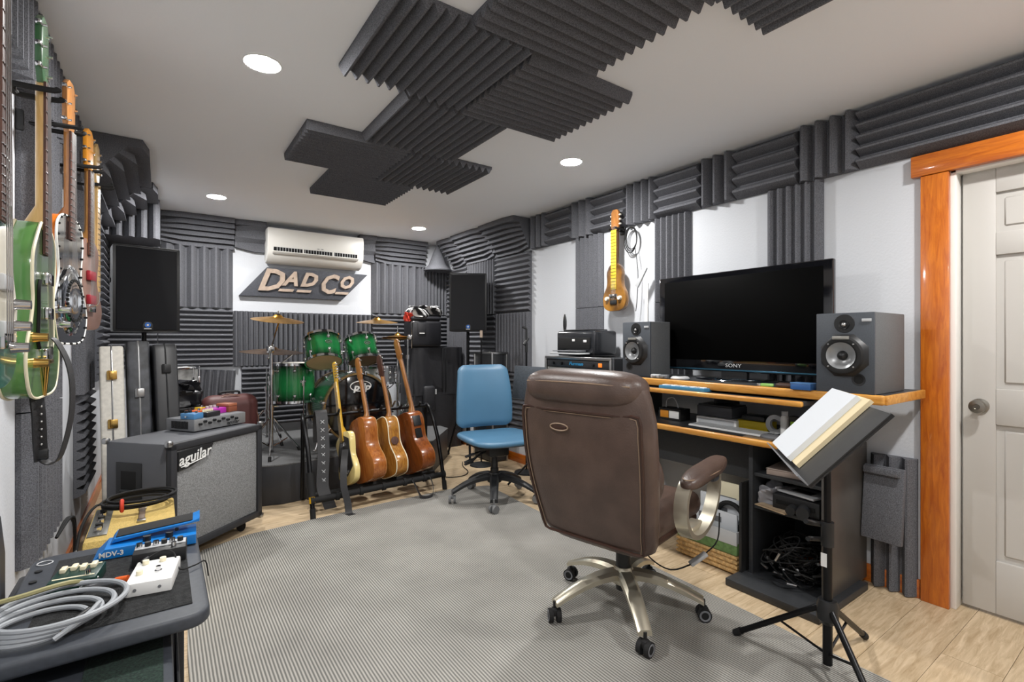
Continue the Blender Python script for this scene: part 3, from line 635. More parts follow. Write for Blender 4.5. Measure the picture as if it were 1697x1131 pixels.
pedal('orange topped pedal in the middle of the amp head', onhead(.09, .15), ang, (.06, .10, .035), 'd9602a', 2)
pedal('black multi knob pedal at the front of the amp head', onhead(.105, .04), ang, (.105, .06, .032), '2a2a2c', 5, False, M_cream)
pedal('magenta pedal at the right end of the amp head', onhead(.21, .13), ang, (.11, .09, .036), 'b52cab', 3, True, M_white)
pedal('yellow pedal at the back of the amp head', onhead(.16, .19), ang, (.04, .05, .045), 'd8b62c', 1)
wb = thing('wooden_box', 'small brown wooden pedal box behind the magenta pedal', 'box', onhead(.31, .135), ang)
MB().box((0, 0, .018), (.075, .10, .036), .004).build('lower_box', mat('brown_box', '8a4f3a', .4), wb); MB().box((0, 0, .046), (.075, .10, .018), .004).build('lid', mat('brown_lid', 'a5654a', .4), wb)
# ================================================================ things in the left back corner
M_burg = mat('burgundy_vinyl', '5a3230', .5, bump=.3, bscale=200)
t = thing('suitcase', 'brown rounded suitcase with black handle on the riser left of the drums', 'suitcase', (.46, 4.66, .308), R(6))
MB().box((0, 0, .25), (.42, .18, .48), .09, seg=5).build('shell', M_burg, t)
for s in (-1, 1): MB().torus((0, s*.05, .25), .2, .004, 'y', 32, 6, (1.04, 1.19)).build('piping', mat('tan_piping', '8e6a58', .5), t)
MB().tube([(-.07, 0, .485), (-.06, 0, .51), (.06, 0, .51), (.07, 0, .485)], .010, 8).build('handle', M_black, t)
t = thing('snare_drum', 'white and black snare drum in the left back corner above a jacket', 'drum', (.10, 5.0, .80), R(0))
MB().cyl((0, 0, .0), (0, 0, .21), .16, n=32).build('shell', mat('white_fade', '1c1c1e', .25, coat=.5, nscale=5, col2='d8d8d6'), t)
for z in (0, .21): MB().torus((0, 0, z), .164, .008, 'z', 36).build('hoop', M_chrome, t)
MB().lathe([(0, .212), (.16, .212)], 32).build('drum_head', M_whitep, t)
for k in range(8): g = k*PI/4; MB().box((.166*math.cos(g), .166*math.sin(g), .105), (.018, .018, .06), .004, (0, 0, g)).cyl((.17*math.cos(g), .17*math.sin(g), .0), (.17*math.cos(g), .17*math.sin(g), .22), .003, n=6).build('lug', M_chrome, t)
# stool under the snare
t = thing('snare_stand', 'dark stand carrying the corner snare drum', 'drum stand', (.10, 5.0, 0))
MB().cyl((0, 0, .1), (0, 0, .74), .014).build('pole', M_blackm, t)
for k in range(3):
    g = k*2*PI/3+.4; c, s = math.cos(g), math.sin(g)
    MB().cyl((.01*c, .01*s, .35), (.22*c, .22*s, .01), .009).build('leg', M_blackm, t); MB().cyl((0, 0, .70), (.15*c, .15*s, .775), .008).build('basket_arm', M_chrome, t)
def cloth(name, lab, cat, loc, d, m, seed, rz=0, amp=.3, nu=36, nv=18):
    rnd = random.Random(seed); ph = [(rnd.uniform(1, 5), rnd.uniform(1, 5), rnd.uniform(0, 6)) for _ in range(7)]
    def fn(u, v):
        th_, p = 2*PI*u, PI*v; x, y, z = math.cos(th_)*math.sin(p), math.sin(th_)*math.sin(p), math.cos(p)
        q = 1+amp*sum(math.sin(a*x*2.2+b*y*2+c+z*a) for a, b, c in ph)/7*1.6
        e = lambda w: math.copysign(abs(w)**.6, w)
        return (e(x)*q*d[0]/2, e(y)*q*d[1]/2, max(0, d[2]/2+e(z)*q*d[2]/2))
    o = MB().surf(fn, nu, nv, True).build(name, m); o.location = loc; o.rotation_euler = (0, 0, rz); return tag(o, lab, cat)
M_jacket = mat('black_leather_soft', '242428', .35, bump=.4, bscale=60)
t = thing('storage_box', 'tall black box behind the bass cabinet carrying the black jacket', 'box', (.125, 4.60, .0), R(0))
MB().box((0, 0, .35), (.24, .26, .70), .012).build('body', M_satin, t); MB().box((0, 0, .715), (.25, .27, .03), .008).build('lid', M_black, t)
cloth('leather_jacket', 'crumpled black leather jacket beside the molded guitar case', 'jacket', (.13, 4.60, .735), (.24, .24, .13), M_jacket, 3, .2, .55)
cloth('folded_bag', 'limp black bag heaped left of the brown suitcase', 'bag', (.12, 4.60, .83), (.16, .18, .09), M_jacket, 9, .5, .6)
t = thing('bass_drum_pedal_ball', 'shiny dark helmet behind the right corner of the bass cabinet', 'helmet', (.45, 4.41, .308), R(20))
t.name = 'helmet'
MB().lathe([(.125, 0), (.128, .05), (.12, .13), (.09, .19), (.04, .222), (0, .226)], 28).build('shell', mat('gloss_black', '1c1f24', .15, coat=.8), t)
MB().torus((0, 0, .01), .126, .008, 'z', 32).build('rim', M_rubber, t)
# ================================================================ drum riser
M_carpet = mat('charcoal_carpet', '6c6d6e', .98, noise=.3, nscale=180, bump=.6, bscale=400)
RZ = .305
rp = [(.26, 4.46), (.60, 4.10), (.75, 4.055), (2.08, 4.22), (2.50, 4.72), (2.50, 4.90), (2.22, 5.05), (2.15, 5.52), (.55, 5.52), (.26, 5.1)]
t = thing('drum_riser', 'low black angular drum riser with charcoal carpet top', 'drum riser', (0, 0, 0))
MB().prism(rp, .002, RZ-.012, .004, 'xy').build('base', mat('riser_black', '2e2f33', .5), t)
MB().prism([(1.4+(x-1.4)*1.004, 4.8+(y-4.8)*1.004) for x, y in rp], RZ-.012, RZ, .003, 'xy').build('carpet_top', M_carpet, t)
# ================================================================ drums
M_shell = mat('green_fade', '06150c', .15, coat=.8, nscale=2.6, col2='1f7a3c')
def fade_mat(key, axis_h, lo='060d09', hi='217a40'):
    m = mat(key, lo, .15, coat=.9); nt = m.node_tree; b = nt.nodes['Principled BSDF']
    tc = nt.nodes.new('ShaderNodeTexCoord'); sp = nt.nodes.new('ShaderNodeSeparateXYZ'); nt.links.new(tc.outputs['Object'], sp.inputs[0])
    r = nt.nodes.new('ShaderNodeValToRGB'); e = r.color_ramp.elements; e[0].position = 0; e[0].color = srgb(lo); e[1].position = 1; e[1].color = srgb(lo)
    for p in (.35, .65): n = e.new(p); n.color = srgb(hi)
    mr = nt.nodes.new('ShaderNodeMapRange'); mr.inputs[1].default_value = 0; mr.inputs[2].default_value = axis_h
    nt.links.new(sp.outputs['Z'], mr.inputs[0]); nt.links.new(mr.outputs[0], r.inputs[0]); nt.links.new(r.outputs[0], b.inputs['Base Color']); return m
M_headw = mat('tan_drum_head', 'd7b98c', .5)
M_clear = mat('coated_head', 'd5d2c8', .5)
def drum(name, lab, c, axis, r, h, nl, m, bot, xaxis=(1, 0, 0), logo=True):
    q = frame(xaxis, axis); a = Vector(axis).normalized()
    t = thing(name, lab, 'drum', Vector(c)-a*h/2, 0, 'green fade drum kit', q)
    MB().lathe([(r, 0), (r, h)], 40).lathe([(r-.008, h), (r-.008, 0)], 40).build('shell', m, t)
    MB().lathe([(0, h+.008), (r*.97, h+.008), (r*1.005, h+.004)], 40).build('batter_head', M_clear, t)
    MB().lathe([(0, -.008), (r*.97, -.008), (r*1.005, -.004)], 40).build('resonant_head', bot, t)
    for z in (-.004, h+.004): MB().lathe([(r+.004, z-.011), (r+.012, z-.011), (r+.010, z+.011), (r+.002, z+.011), (r+.004, z-.011)], 40).build('hoop', M_chrome, t)
    for k in range(nl):
        g = 2*PI*(k+.5)/nl; c_, s_ = math.cos(g), math.sin(g)
        for z in (.05, h-.05):
            zz = -.006 if z < h/2 else h+.006
            MB().ball((c_*(r+.006), s_*(r+.006), z), .016, 10).cyl((c_*(r+.013), s_*(r+.013), z), (c_*(r+.013), s_*(r+.013), zz), .0035, n=6).build('lug', M_chrome, t)
    if logo: MB().torus((0, -(r+.002), h*.55), .026, .003, 'y', 20, 6, (1, .55)).box((0, -(r+.002), h*.55), (.03, .003, .006)).build('badge', M_chrome, t)
    return t
drum('rack_tom', 'left rack tom of green fade drums with tan lower head showing', (1.16, 4.50, 1.155), (.05, .52, 1), .145, .22, 6, fade_mat('tom_fade', .22), M_headw, (1, .1, 0))
drum('rack_tom', 'right rack tom of green fade drums above the acoustic guitars', (1.50, 4.50, 1.155), (-.05, .46, 1), .135, .21, 6, MATS['tom_fade'], mat('brown_drum_head', '7a5a3c', .5), (1, .1, 0))
t = drum('floor_tom', 'green fade floor tom on the left of the bass drum', (.975, 4.78, .865), (0, 0, 1), .178, .32, 8, fade_mat('floor_fade', .32), M_clear, (1, .25, 0))
for k in range(3):
    g = k*2*PI/3+.5; c, s = math.cos(g)*.2, math.sin(g)*.2
    l = MB().cyl((c, s, .22), (c, s, -.385), .006, n=8).build('leg', M_chrome, t); MB().ball((c, s, -.388), .012, 8).build('rubber_foot', M_rubber, l); MB().box((c*.93, s*.93, .16), (.03, .03, .05), .005).build('leg_bracket', M_chrome, t)
# bass drum, axis along -y (front head toward viewer)
BC = Vector((1.41, 4.32, .655)); BRd = .285
t = thing('bass_drum', 'large green fade bass drum with black pdp front head', 'drum', BC, 0, 'green fade drum kit', frame((1, 0, 0), (-.03, 1, 0)))
m_b = fade_mat('bass_fade', .46, '0a120d', '3f7a58')
MB().lathe([(BRd, 0), (BRd, .46)], 48).lathe([(BRd-.01, .46), (BRd-.01, 0)], 48).build('shell', m_b, t)
MB().lathe([(0, -.004), (BRd*.97, -.004), (BRd, 0)], 48).build('front_head', mat('black_drum_head', '0d0d0f', .12, coat=.6), t)
MB().lathe([(0, .464), (BRd*.97, .464), (BRd, .46)], 48).build('batter_head', M_clear, t)
for z in (-.005, .465): MB().lathe([(BRd+.002, z-.02), (BRd+.018, z-.02), (BRd+.018, z+.02), (BRd+.002, z+.02), (BRd+.002, z-.02)], 48).build('hoop', wood_mat('hoop_wood', '4a3a24', '8e7446', (8, 8, 8), 3, .3, .5), t)
for k in range(8):
    g = k*PI/4+.2; c_, s_ = math.cos(g), math.sin(g)
    for z in (.09, .37): MB().ball((c_*(BRd+.007), s_*(BRd+.007), z), .018, 10).cyl((c_*(BRd+.022), s_*(BRd+.022), z), (c_*(BRd+.022), s_*(BRd+.022), -.03 if z < .2 else .49), .004, n=6).build('lug', M_chrome, t)
    MB().box((c_*(BRd+.02), s_*(BRd+.02), -.012), (.035, .02, .04), .004, (0, 0, g)).build('claw', M_chrome, t)
lg = MB().torus((0, 0, 0), .092, .0045, 'z', 36, 6, (1, .48)); lo = lg.build('logo_oval', M_whitep, t); lo.location = (.01, 0, -.0085)
lo.location = (.02, -.185, -.008)
text('lettering', 'pdp', .078, .001, M_whitep, t, (.03, -.175, -.011), (R(180), 0, 0), .2, 1.25, 'CENTER', .003)
for s in (-1, 1):
    MB().cyl((s*.26, .12, .12), (s*.36, .345, .02), .008, n=8).ball((s*.36, .338, .02), .013, 8).build('spur', M_chrome, t)
MB().cyl((.0, -BRd, .22), (0, -BRd-.22, .22), .014).box((0, -BRd-.005, .22), (.07, .03, .08), .006).box((0, -BRd-.20, .22), (.05, .05, .05), .008).cyl((-.10, -BRd-.20, .21), (.10, -BRd-.20, .21), .008).build('tom_mount', M_chrome, t)
# cymbals and stands
M_cym = mat('bronze', 'b98a3a', .28, 1, noise=.12, nscale=20); M_cymd = mat('dark_bronze', '6b5138', .35, 1, noise=.2, nscale=20)
def tripod(name, lab, base, top, tilt_c=None, boom=None, feet=.24, cat='cymbal stand', group='chrome drum hardware', rz=.3, m=None):
    m = m or M_chrome; t = thing(name, lab, cat, base, rz, group); H = top-base[2]
    MB().cyl((0, 0, .05), (0, 0, H*.45), .0145, n=12).build('lower_tube', m, t); MB().cyl((0, 0, H*.42), (0, 0, H*.78), .011, n=12).build('middle_tube', m, t)
    if not boom: MB().cyl((0, 0, H*.75), (0, 0, H+.03), .007, n=10).build('upper_rod', m, t)
    for z in (.45, .78): MB().cyl((0, 0, H*z-.025), (0, 0, H*z+.015), .02).cyl((.015, 0, H*z), (.05, 0, H*z), .006, n=8).box((.05, 0, H*z), (.008, .03, .014), .003).build('clamp', m, t)
    for k in range(3):
        g = k*2*PI/3; c, s = math.cos(g), math.sin(g)
        l = MB().cyl((.018*c, .018*s, .30), (feet*c, feet*s, .015), .007, n=8).cyl((.018*c, .018*s+.014, .30), (feet*c, feet*s, .015), .005, n=6).build('leg', m, t)
        MB().cyl((feet*c, feet*s, .0), (feet*c*.94, feet*s*.94, .035), .013, n=8).build('rubber_foot', M_rubber, l)
        MB().cyl((.015*c, .015*s, .07), (feet*.55*c, feet*.55*s, .125), .005, n=6).build('brace', m, t)
    return t, H
def cymbal(lab, c, r, tilt, rz, m, bow=.03):
    t = thing('cymbal', lab, 'cymbal', c, 0, 'bronze cymbals', (Matrix.Rotation(rz, 3, 'Z') @ Matrix.Rotation(tilt, 3, 'X')).to_quaternion())
    b = r*.2; MB().lathe([(.006, .034), (b*.6, .030), (b, .014), (b*1.15, .010), (r*.6, -.002), (r, -bow*.6), (r, -bow*.6-.0015), (b*1.15, .008), (b*.6, .027), (.006, .031)], 56).build('bow', m, t)
    MB().cyl((0, 0, .03), (0, 0, .062), .006, n=8).lathe([(.012, .034), (.014, .042), (.008, .05), (0, .05)], 16).build('wing_nut', M_chrome, t)
    MB().lathe([(0, .03), (.018, .031), (.018, .037), (0, .037)], 16).build('felt', M_rubber, t)
t, H = tripod('cymbal_stand', 'chrome boom cymbal stand left of the floor tom holding two cymbals', (.735, 4.42, RZ), 1.18, boom=True)
MB().cyl((-.05, -.05, .80), (.11, .09, 1.10), .0065, n=8).ball((-.052, -.052, .796), .012, 8).build('boom_arm', M_chrome, t)
MB().box((-.01, 0, .86), (.05, .05, .06), .008).build('boom_tilter', M_chrome, t)
MB().cyl((0, 0, .62), (0, 0, .85), .009).build('upper_rod', M_chrome, t)
cymbal('large golden crash cymbal tilted on the left boom stand, topmost', (.80, 4.52, 1.425), .205, R(9), R(15), M_cym)
cymbal('large dark bronze ride cymbal below the left crash', (.79, 4.72, 1.155), .255, R(4), R(25), M_cymd)
t, H = tripod('cymbal_stand', 'chrome stand hidden behind the floor tom carrying the dark ride cymbal', (.79, 4.99, RZ), .95, rz=.9)
MB().cyl((0, 0, .63), (0, -.27, .83), .007).cyl((0, -.27, .80), (0, -.27, .855), .006).build('ride_arm', M_chrome, t)
cymbal('golden crash cymbal on the right, over the acoustic guitars', (1.74, 4.76, 1.435), .20, R(5), R(-20), M_cym)
t, H = tripod('cymbal_stand', 'chrome boom stand at right of the kit behind the bass guitar neck', (2.02, 4.66, RZ), 1.30, boom=True, rz=1.1, feet=.17)
MB().cyl((.12, -.03, .86), (-.13, -.05, 1.115), .0065, n=8).build('boom_arm', M_chrome, t); MB().cyl((0, 0, .70), (0, 0, .97), .009).box((0, -.02, .97), (.045, .045, .05), .008).build('upper_rod', M_chrome, t)
t, H = tripod('hi_hat_stand', 'chrome hi-hat stand at the far right of the drum riser', (2.04, 4.97, RZ), 1.36, cat='hi-hat stand', rz=.7, feet=.16)
MB().box((0, -.10, .03), (.08, .26, .012), .004, (R(8), 0, 0)).build('foot_pedal', M_chrome, t)
cymbal('upper hi-hat cymbal with clutch at far right of the kit', (2.04, 4.97, 1.285), .168, 0, 0, M_cym, .04)
cymbal('lower hi-hat cymbal directly beneath its mate', (2.04, 4.97, 1.252), .168, R(180), 0, M_cym, .04)
# chrome snare on its stand behind the bass drum
t = drum('snare_drum', 'chrome snare drum partly hidden behind the right acoustic guitars', (1.80, 4.90, .88), (0, .1, 1), .17, .15, 8, M_steel, M_clear, (1, 0, 0), False)
t, H = tripod('snare_stand', 'chrome basket stand under the chrome snare drum', (1.80, 4.895, RZ), .72, cat='snare stand', rz=.2)
for k in range(3): g = k*2*PI/3; MB().tube([(0, 0, .40), (.14*math.cos(g), .14*math.sin(g), .45), (.185*math.cos(g), .185*math.sin(g), .485)], .006).build('basket_arm', M_chrome, t)
# ================================================================ guitar rack with four instruments
t = thing('guitar_rack', 'black tubular guitar rack with foam rails in front of the drums', 'guitar rack', (0, 0, 0))
LX, RX_ = .86, 1.93
for x, dy in ((LX, 0), (RX_, .10)):
    s = MB().tube([(x, 3.60+dy, .03), (x-.0, 3.72+dy, .40), (x, 3.86+dy, .62), (x+.01, 3.94+dy, .665)], .016, 10).build('upright', M_blackm, t)
    MB().cyl((x, 3.594+dy, .0), (x, 3.608+dy, .07), .019).build('rubber_foot', M_rubber, s)
    MB().tube([(x, 3.94+dy, .665), (x+.02, 4.0+dy, .64), (x+.02, 4.0+dy, .30), (x+.02, 4.02+dy, .03)], .014, 10).build('rear_leg', M_blackm, t)
MB().cyl((LX, 3.614, .105), (LX, 3.632, .145), .0205).build('yellow_band', mat('yellow_band', 'e0ae1c', .5), t)
MB().cyl((LX, 3.632, .145), (LX, 3.69, .30), .026).build('foam_sleeve', M_rubber, t)
MB().cyl((LX+.01, 3.95, .66), (RX_+.01, 4.05, .66), .013).build('top_rail', M_blackm, t)
for k in range(6):
    f = (k+.5)/6; MB().tube([(LX+(RX_-LX)*f, 3.95+.1*f, .66), (LX+(RX_-LX)*f, 3.91+.1*f, .675), (LX+(RX_-LX)*f, 3.885+.1*f, .705)], .010, 8).build('neck_peg', M_rubber, t)
MB().cyl((LX, 3.625, .12), (RX_, 3.725, .12), .023).build('front_foam_rail', M_rubber, t)
MB().cyl((LX+.01, 3.80, .10), (RX_, 3.90, .10), .020).build('rear_foam_rail', M_rubber, t)
for k in range(7): f = k/6; MB().cyl((LX+(RX_-LX)*f-.012, 3.625+.1*f, .12), (LX+(RX_-LX)*f+.012, 3.625+.1*f, .12), .031).build('foam_ring', M_rubber, t)
GR = 'guitars standing in the floor rack'
# normal = face direction; backs face -x (camera left)
t, th = guitar('electric_guitar', 'butter cream electric guitar with yellow maple neck, leftmost in the rack', 'electric guitar', (1.17, 3.76, .150), (1.165, 4.12, 1.06), (-1, -.10, 0), TELE, .40, 1.0, .045, M_butter, m_neck=M_yellow, m_board=M_yellow, head_len=.17, inline=True, group=GR)
MB().prism([(-.13, .12), (.02, .06), (.14, .12), (.12, .25), (.12, .33), (.03, .37), (-.04, .36), (-.10, .27)], th/2, th/2+.003, 0).build('pickguard', mat('dark_guard', '2c2b2b', .3), t)
for z in (.16, .30): MB().box((th/2+.006, 0, z), (.012, .075, .03), .003).build('pickup', M_chrome, t)
t, th = guitar('acoustic_guitar', 'plain mahogany acoustic guitar seen from behind beside the cream electric', 'acoustic guitar', (1.33, 3.76, .150), (1.295, 4.14, 1.09), (1, .10, 0), ACO, .50, 1.0, .105, M_mahog2, m_top=wood_mat('spruce', 'c99a58', 'e0b878', (20, 20, 2), 4, .3, .4), m_neck=M_neckw, group=GR, hole=True)
t, th = guitar('acoustic_guitar', 'small bodied koa acoustic guitar with cream binding and round side medallion', 'acoustic guitar', (1.53, 3.79, .150), (1.485, 4.14, 1.11), (1, .08, 0), ACO, .48, .88, .095, M_koa, m_top=M_koa, m_neck=M_neckw, bind=M_cream, m_head=M_ros, group=GR, hole=True)
MB().lathe([(.032, 0), (.032, .003), (.020, .004), (0, .004)], 24, Matrix.Translation((-.01, -.132, .265)) @ Matrix.Rotation(R(90), 4, 'X')).build('side_medallion', M_ros, t)
t, th = guitar('acoustic_bass_guitar', 'acoustic bass guitar with black preamp panel on its side, rightmost in the rack', 'bass guitar', (1.76, 3.81, .150), (1.66, 4.22, 1.245), (1, .08, 0), ACO, .50, 1.0, .12, M_mahog, m_top=M_koa, m_neck=M_neckw, group=GR, nstr=4, hole=True, neck_w=.06)
MB().box((-.005, -.148, .40), (.07, .012, .085), .004).build('preamp', M_black, t); MB().box((-.005, -.134, .30), (.06, .008, .08), .004).build('battery_door', M_dark, t)
# straps on the rack
t = thing('guitar_strap', 'black leather strap with cross stitches draped over the left end of the rack', 'guitar strap', (.99, 3.90, 0))
MB().ribbon([(0, .06, .46), (-.005, .05, .62), (-.005, .01, .71), (-.01, -.06, .66), (-.02, -.15, .42), (-.045, -.22, .20), (-.02, -.26, .10), (.0, -.265, .04)], .085, .005, (1, .05, 0)).build('band', M_leather, t)
xs = MB()
for k in range(8):
    f = k/7; p = Vector((-.012-.022*f, -.075-.125*f, .635-.40*f)); p.y -= .012
    for s in (-1, 1): xs.box(p, (.036, .003, .004), 0, (R(-22), s*R(45), 0))
xs.build('cross_stitches', M_ltgrey, t)
t = thing('guitar_strap', 'black webbing strap hanging from the cream electric guitar to the floor', 'guitar strap', (1.09, 3.70, 0))
MB().ribbon([(.04, .06, .42), (.0, -.04, .34), (-.02, -.10, .20), (.0, -.13, .08), (.0, -.16, .012), (.01, -.20, .012)], .05, .004, (1, .1, 0)).build('band', M_leather, t)
t = thing('guitar_strap', 'black strap looped on the floor under the right end of the rack', 'guitar strap', (1.64, 3.66, 0))
MB().ribbon([(-.02, -.01, .145), (-.005, -.05, .09), (.02, -.09, .022), (.07, -.11, .014), (.12, -.09, .02), (.14, -.05, .08), (.13, -.01, .15)], .055, .004, (.5, 1, .0)).build('band', M_leather, t)
# ================================================================ covered gear behind the rack
M_cover = mat('black_fabric_cover', '26262a', .55, bump=.5, bscale=25)
t = thing('covered_cabinet', 'tall fabric covered equipment cabinet in the far right corner', 'equipment cabinet', (2.60, 5.33, 0), R(-3))
def cover(z0, z1, w, d, am):
    def fn(u, v):
        g = 2*PI*u; c, s = math.cos(g), math.sin(g); e = lambda q: math.copysign(min(1, abs(q)*1.35)**.55, q)
        wv = am*(math.sin(g*9)+.6*math.sin(g*17+2*v))*(1-v*.6)
        return ((e(c)*(w/2+wv)), e(s)*(d/2+wv), z0+(z1-z0)*v)
    return fn
MB().surf(cover(.0, .62, .60, .40, .006), 90, 8, True).prism([(-.28, -.18), (.28, -.18), (.28, .18), (-.28, .18)], .0, .62, .01, 'xy').build('lower_cover', M_cover, t)
MB().surf(cover(.62, 1.16, .62, .42, .008), 90, 8, True).prism([(-.295, -.20), (.295, -.20), (.295, .20), (-.295, .20)], .63, 1.165, .02, 'xy').build('upper_cover', M_cover, t)
MB().box((-.12, -.235, .58), (.14, .06, .30), .03, seg=3).build('front_pocket', M_cover, t)
MB().box((-.04, -.238, .66), (.02, .004, .06)).build('name_label', M_ltgrey, t)
for x in (.05, .09): MB().box((x, -.235, .90), (.012, .006, .50), .002).build('strap', M_black, t)
t = thing('equipment_bag', 'black padded bag standing on the covered cabinet', 'bag', (2.46, 5.26, 1.167), R(-6))
MB().box((0, 0, .15), (.36, .30, .30), .035, seg=4).build('body', M_jacket, t); MB().box((0, 0, .32), (.35, .29, .06), .028, seg=3).build('lid', M_jacket, t)
MB().box((-.06, -.15, .20), (.10, .02, .15), .008).build('pocket', M_cover, t); MB().box((-.06, -.162, .155), (.06, .003, .012)).build('name_label', M_whitep, t)
cloth('folded_hoodie', 'pile of grey and white striped cloth on top of the black bag', 'clothing', (2.47, 5.25, 1.50), (.34, .26, .13), stripe_mat('striped_cloth', '1d1d20', 'c9c9c9', 9, 'DIAGONAL', .9, .2, 0), 5, .1, .35)
cloth('red_cloth', 'small red cloth sticking out beside the black bag', 'cloth', (2.30, 5.06, 1.46), (.09, .07, .09), mat('red_cloth', 'b0301f', .8), 8, 0, .5)
tr = bpy.data.objects['red_cloth']; tr.location = (2.275, 5.2, 1.455)
t = thing('flight_case', 'dark flight case with aluminium edge behind the blue chair', 'flight case', (2.82, 4.37, .0), R(0))
MB().box((0, 0, .56), (.18, .34, 1.10), .01).build('body', mat('case_black', '26272a', .5), t)
for x in (-.09, .09):
    for y in (-.17, .17): MB().box((x, y, .56), (.022, .022, 1.11), .004).build('edge_strip', M_steel, t)
for y in (-.17, .17): MB().box((0, y, 1.11), (.18, .022, .022), .004).build('edge_strip', M_steel, t)
for x in (-.09, .09): MB().box((x, 0, 1.11), (.022, .34, .022), .004).build('edge_strip', M_steel, t)
# ================================================================ air conditioner, sign
M_acw = mat('ac_white', 'e2e0da', .4)
t = thing('air_conditioner', 'white wall mounted split air conditioner above the sign', 'air conditioner', (1.355, YB, 2.03))
MB().prism([(-.20, .10), (-.215, .30), (-.20, .345), (-.03, .352), (-.002, .34), (-.002, .04), (-.05, .0), (-.13, .02)], -.485, .485, .012, 'yz').build('housing', M_acw, t)
o = MB().box((-.01, -.2055, .128), (.84, .014, .05), .003).build('outlet', M_dark, t)
lv = MB()
for k in range(30): lv.box((-.40+.027*k, -.213, .132), (.004, .006, .042))
lv.build('louvres', M_ltgrey, t)
MB().box((-.01, -.212, .098), (.86, .04, .008), .002, (R(-35), 0, 0)).build('flap', M_acw, t)
for k in (-.15, .15): MB().box((k, -.213, .128), (.012, .012, .05), .002).build('flap_post', M_acw, t)
MB().box((0, -.2115, .172), (.02, .004, .006)).box((.04, -.2115, .172), (.02, .004, .006)).build('display_marks', M_grey, t)
t = thing('name_sign', 'dark parallelogram sign with tan relief letters reading DAD CO on the white panel', 'sign', (1.29, YB, 1.845))
sg = [(-.655, -.155), (.355, -.155), (.645, .148), (-.40, .148)]
MB().prism(sg, -.055, -.004, .004, 'xz').build('board', mat('sign_dark', '43454c', .7, noise=.15, nscale=80), t)
M_tan = mat('sign_tan', 'b3a090', .6, noise=.12, nscale=25)
for ch, x, z, sz, w in (('D', -.385, .005, .31, 1.0), ('A', -.185, .035, .20, 1.0), ('D', -.01, .035, .20, 1.05), ('C', .185, .0, .29, .85), ('O', .385, .035, .19, .95)):
    text('letter', ch, sz, .012, M_tan, t, (x, -.066, z), (R(90), 0, 0), .38, w, 'CENTER', .008)
for x in (-.225, -.05, .345): MB().prism([(x-.075, -.095), (x+.065, -.095), (x+.08, -.068), (x-.06, -.068)], -.074, -.055, .001, 'xz').build('letter_underline', M_tan, t)
# ================================================================ desk
M_beech = wood_mat('beech_edge', 'b8782a', 'dca24c', (20, 2, 20), 3, .4, .3)
M_lam = mat('black_laminate', '2e3033', .5, noise=.12, nscale=120)
M_side = mat('side_panel', '55524f', .35, noise=.08, nscale=10)
t = thing('studio_desk', 'black studio desk with beech edges, raised shelf and open cabinet', 'desk', (2.38, 0, 0))
DL, DR = 2.38, 1.02      # desk runs along y
MB().box((.28, (DL+DR)/2, .735), (.52, DL-DR, .03), .003).build('worktop', M_lam, t)
MB().box((.012, (DL+DR)/2, .735), (.026, DL-DR+.01, .034), .010, seg=3).build('worktop_edge', M_beech, t)
MB().box((.22, (1.385+2.30)/2, .60), (.02, .915, .22), .002).build('modesty_panel', M_lam, t)
MB().box((.33, 2.335, .36), (.48, .022, .72), .002).build('left_leg_panel', M_lam, t)
# open cabinet at right
MB().box((.335, 1.032, .375), (.46, .022, .69), .002).build('side_panel', M_side, t)
MB().box((.335, 1.378, .375), (.46, .022, .69), .002).build('divider_panel', M_lam, t)
MB().box((.215, 1.205, .02), (.53, .44, .036), .004).build('base_board', M_lam, t)
MB().box((.555, 1.205, .375), (.012, .33, .66), .001).build('back_panel', M_lam, t)
for z in (.55, .385): MB().box((.335, 1.205, z), (.44, .324, .018), .002).build('cabinet_shelf', M_lam, t)
# raised shelf
MB().box((.315, 1.62, .986), (.45, 1.66, .038), .003).build('upper_shelf', M_lam, t)
MB().box((.078, 1.62, .986), (.028, 1.665, .042), .008, seg=3).build('upper_shelf_edge', M_beech, t)
MB().box((.315, .786, .986), (.47, .016, .040), .004).build('upper_shelf_end', M_beech, t)
MB().box((.13, 1.72, .945), (.26, 1.28, .020), .003).build('keyboard_ledge', M_lam, t)
MB().box((.004, 1.72, .945), (.024, 1.285, .026), .008, seg=3).build('keyboard_ledge_edge', M_beech, t)
for y in (1.13, 1.70, 2.28): MB().box((.42, y, .85), (.24, .022, .20), .002).build('shelf_support', M_lam, t)
TOP = .7505; SH = 1.0065; LG = .9565
# ---- television
t = thing('television', 'large black flat television switched off on the desk shelf', 'television', (2.76, 1.625, SH), 0)
MB().box((0, 0, .345), (.035, 1.06, .60), .008).build('housing', mat('gloss_bezel', '0b0c10', .08, coat=.8), t)
MB().box((-.0185, .0, .362), (.003, .97, .50), .001).build('screen', mat('screen_black', '010101', .5, spec=.05), t)
MB().box((-.019, 0, .056), (.004, 1.05, .008), .001).build('blue_trim', mat('blue_trim', '3f6d86', .2, .7), t)
text('lettering', 'SONY', .030, .0005, M_ltgrey, t, (-.0195, 0, .083), (R(90), 0, R(-90)), 0, 1.25)
MB().lathe([(0, .02), (.12, .014), (.20, .004), (.205, 0)], 36, Matrix.Diagonal((.7, 1.2, 1, 1))).build('foot', mat('gloss_bezel', '0b0c10', .08), t)
MB().box((0, 0, .045), (.03, .16, .07), .004).build('neck', M_black, t)
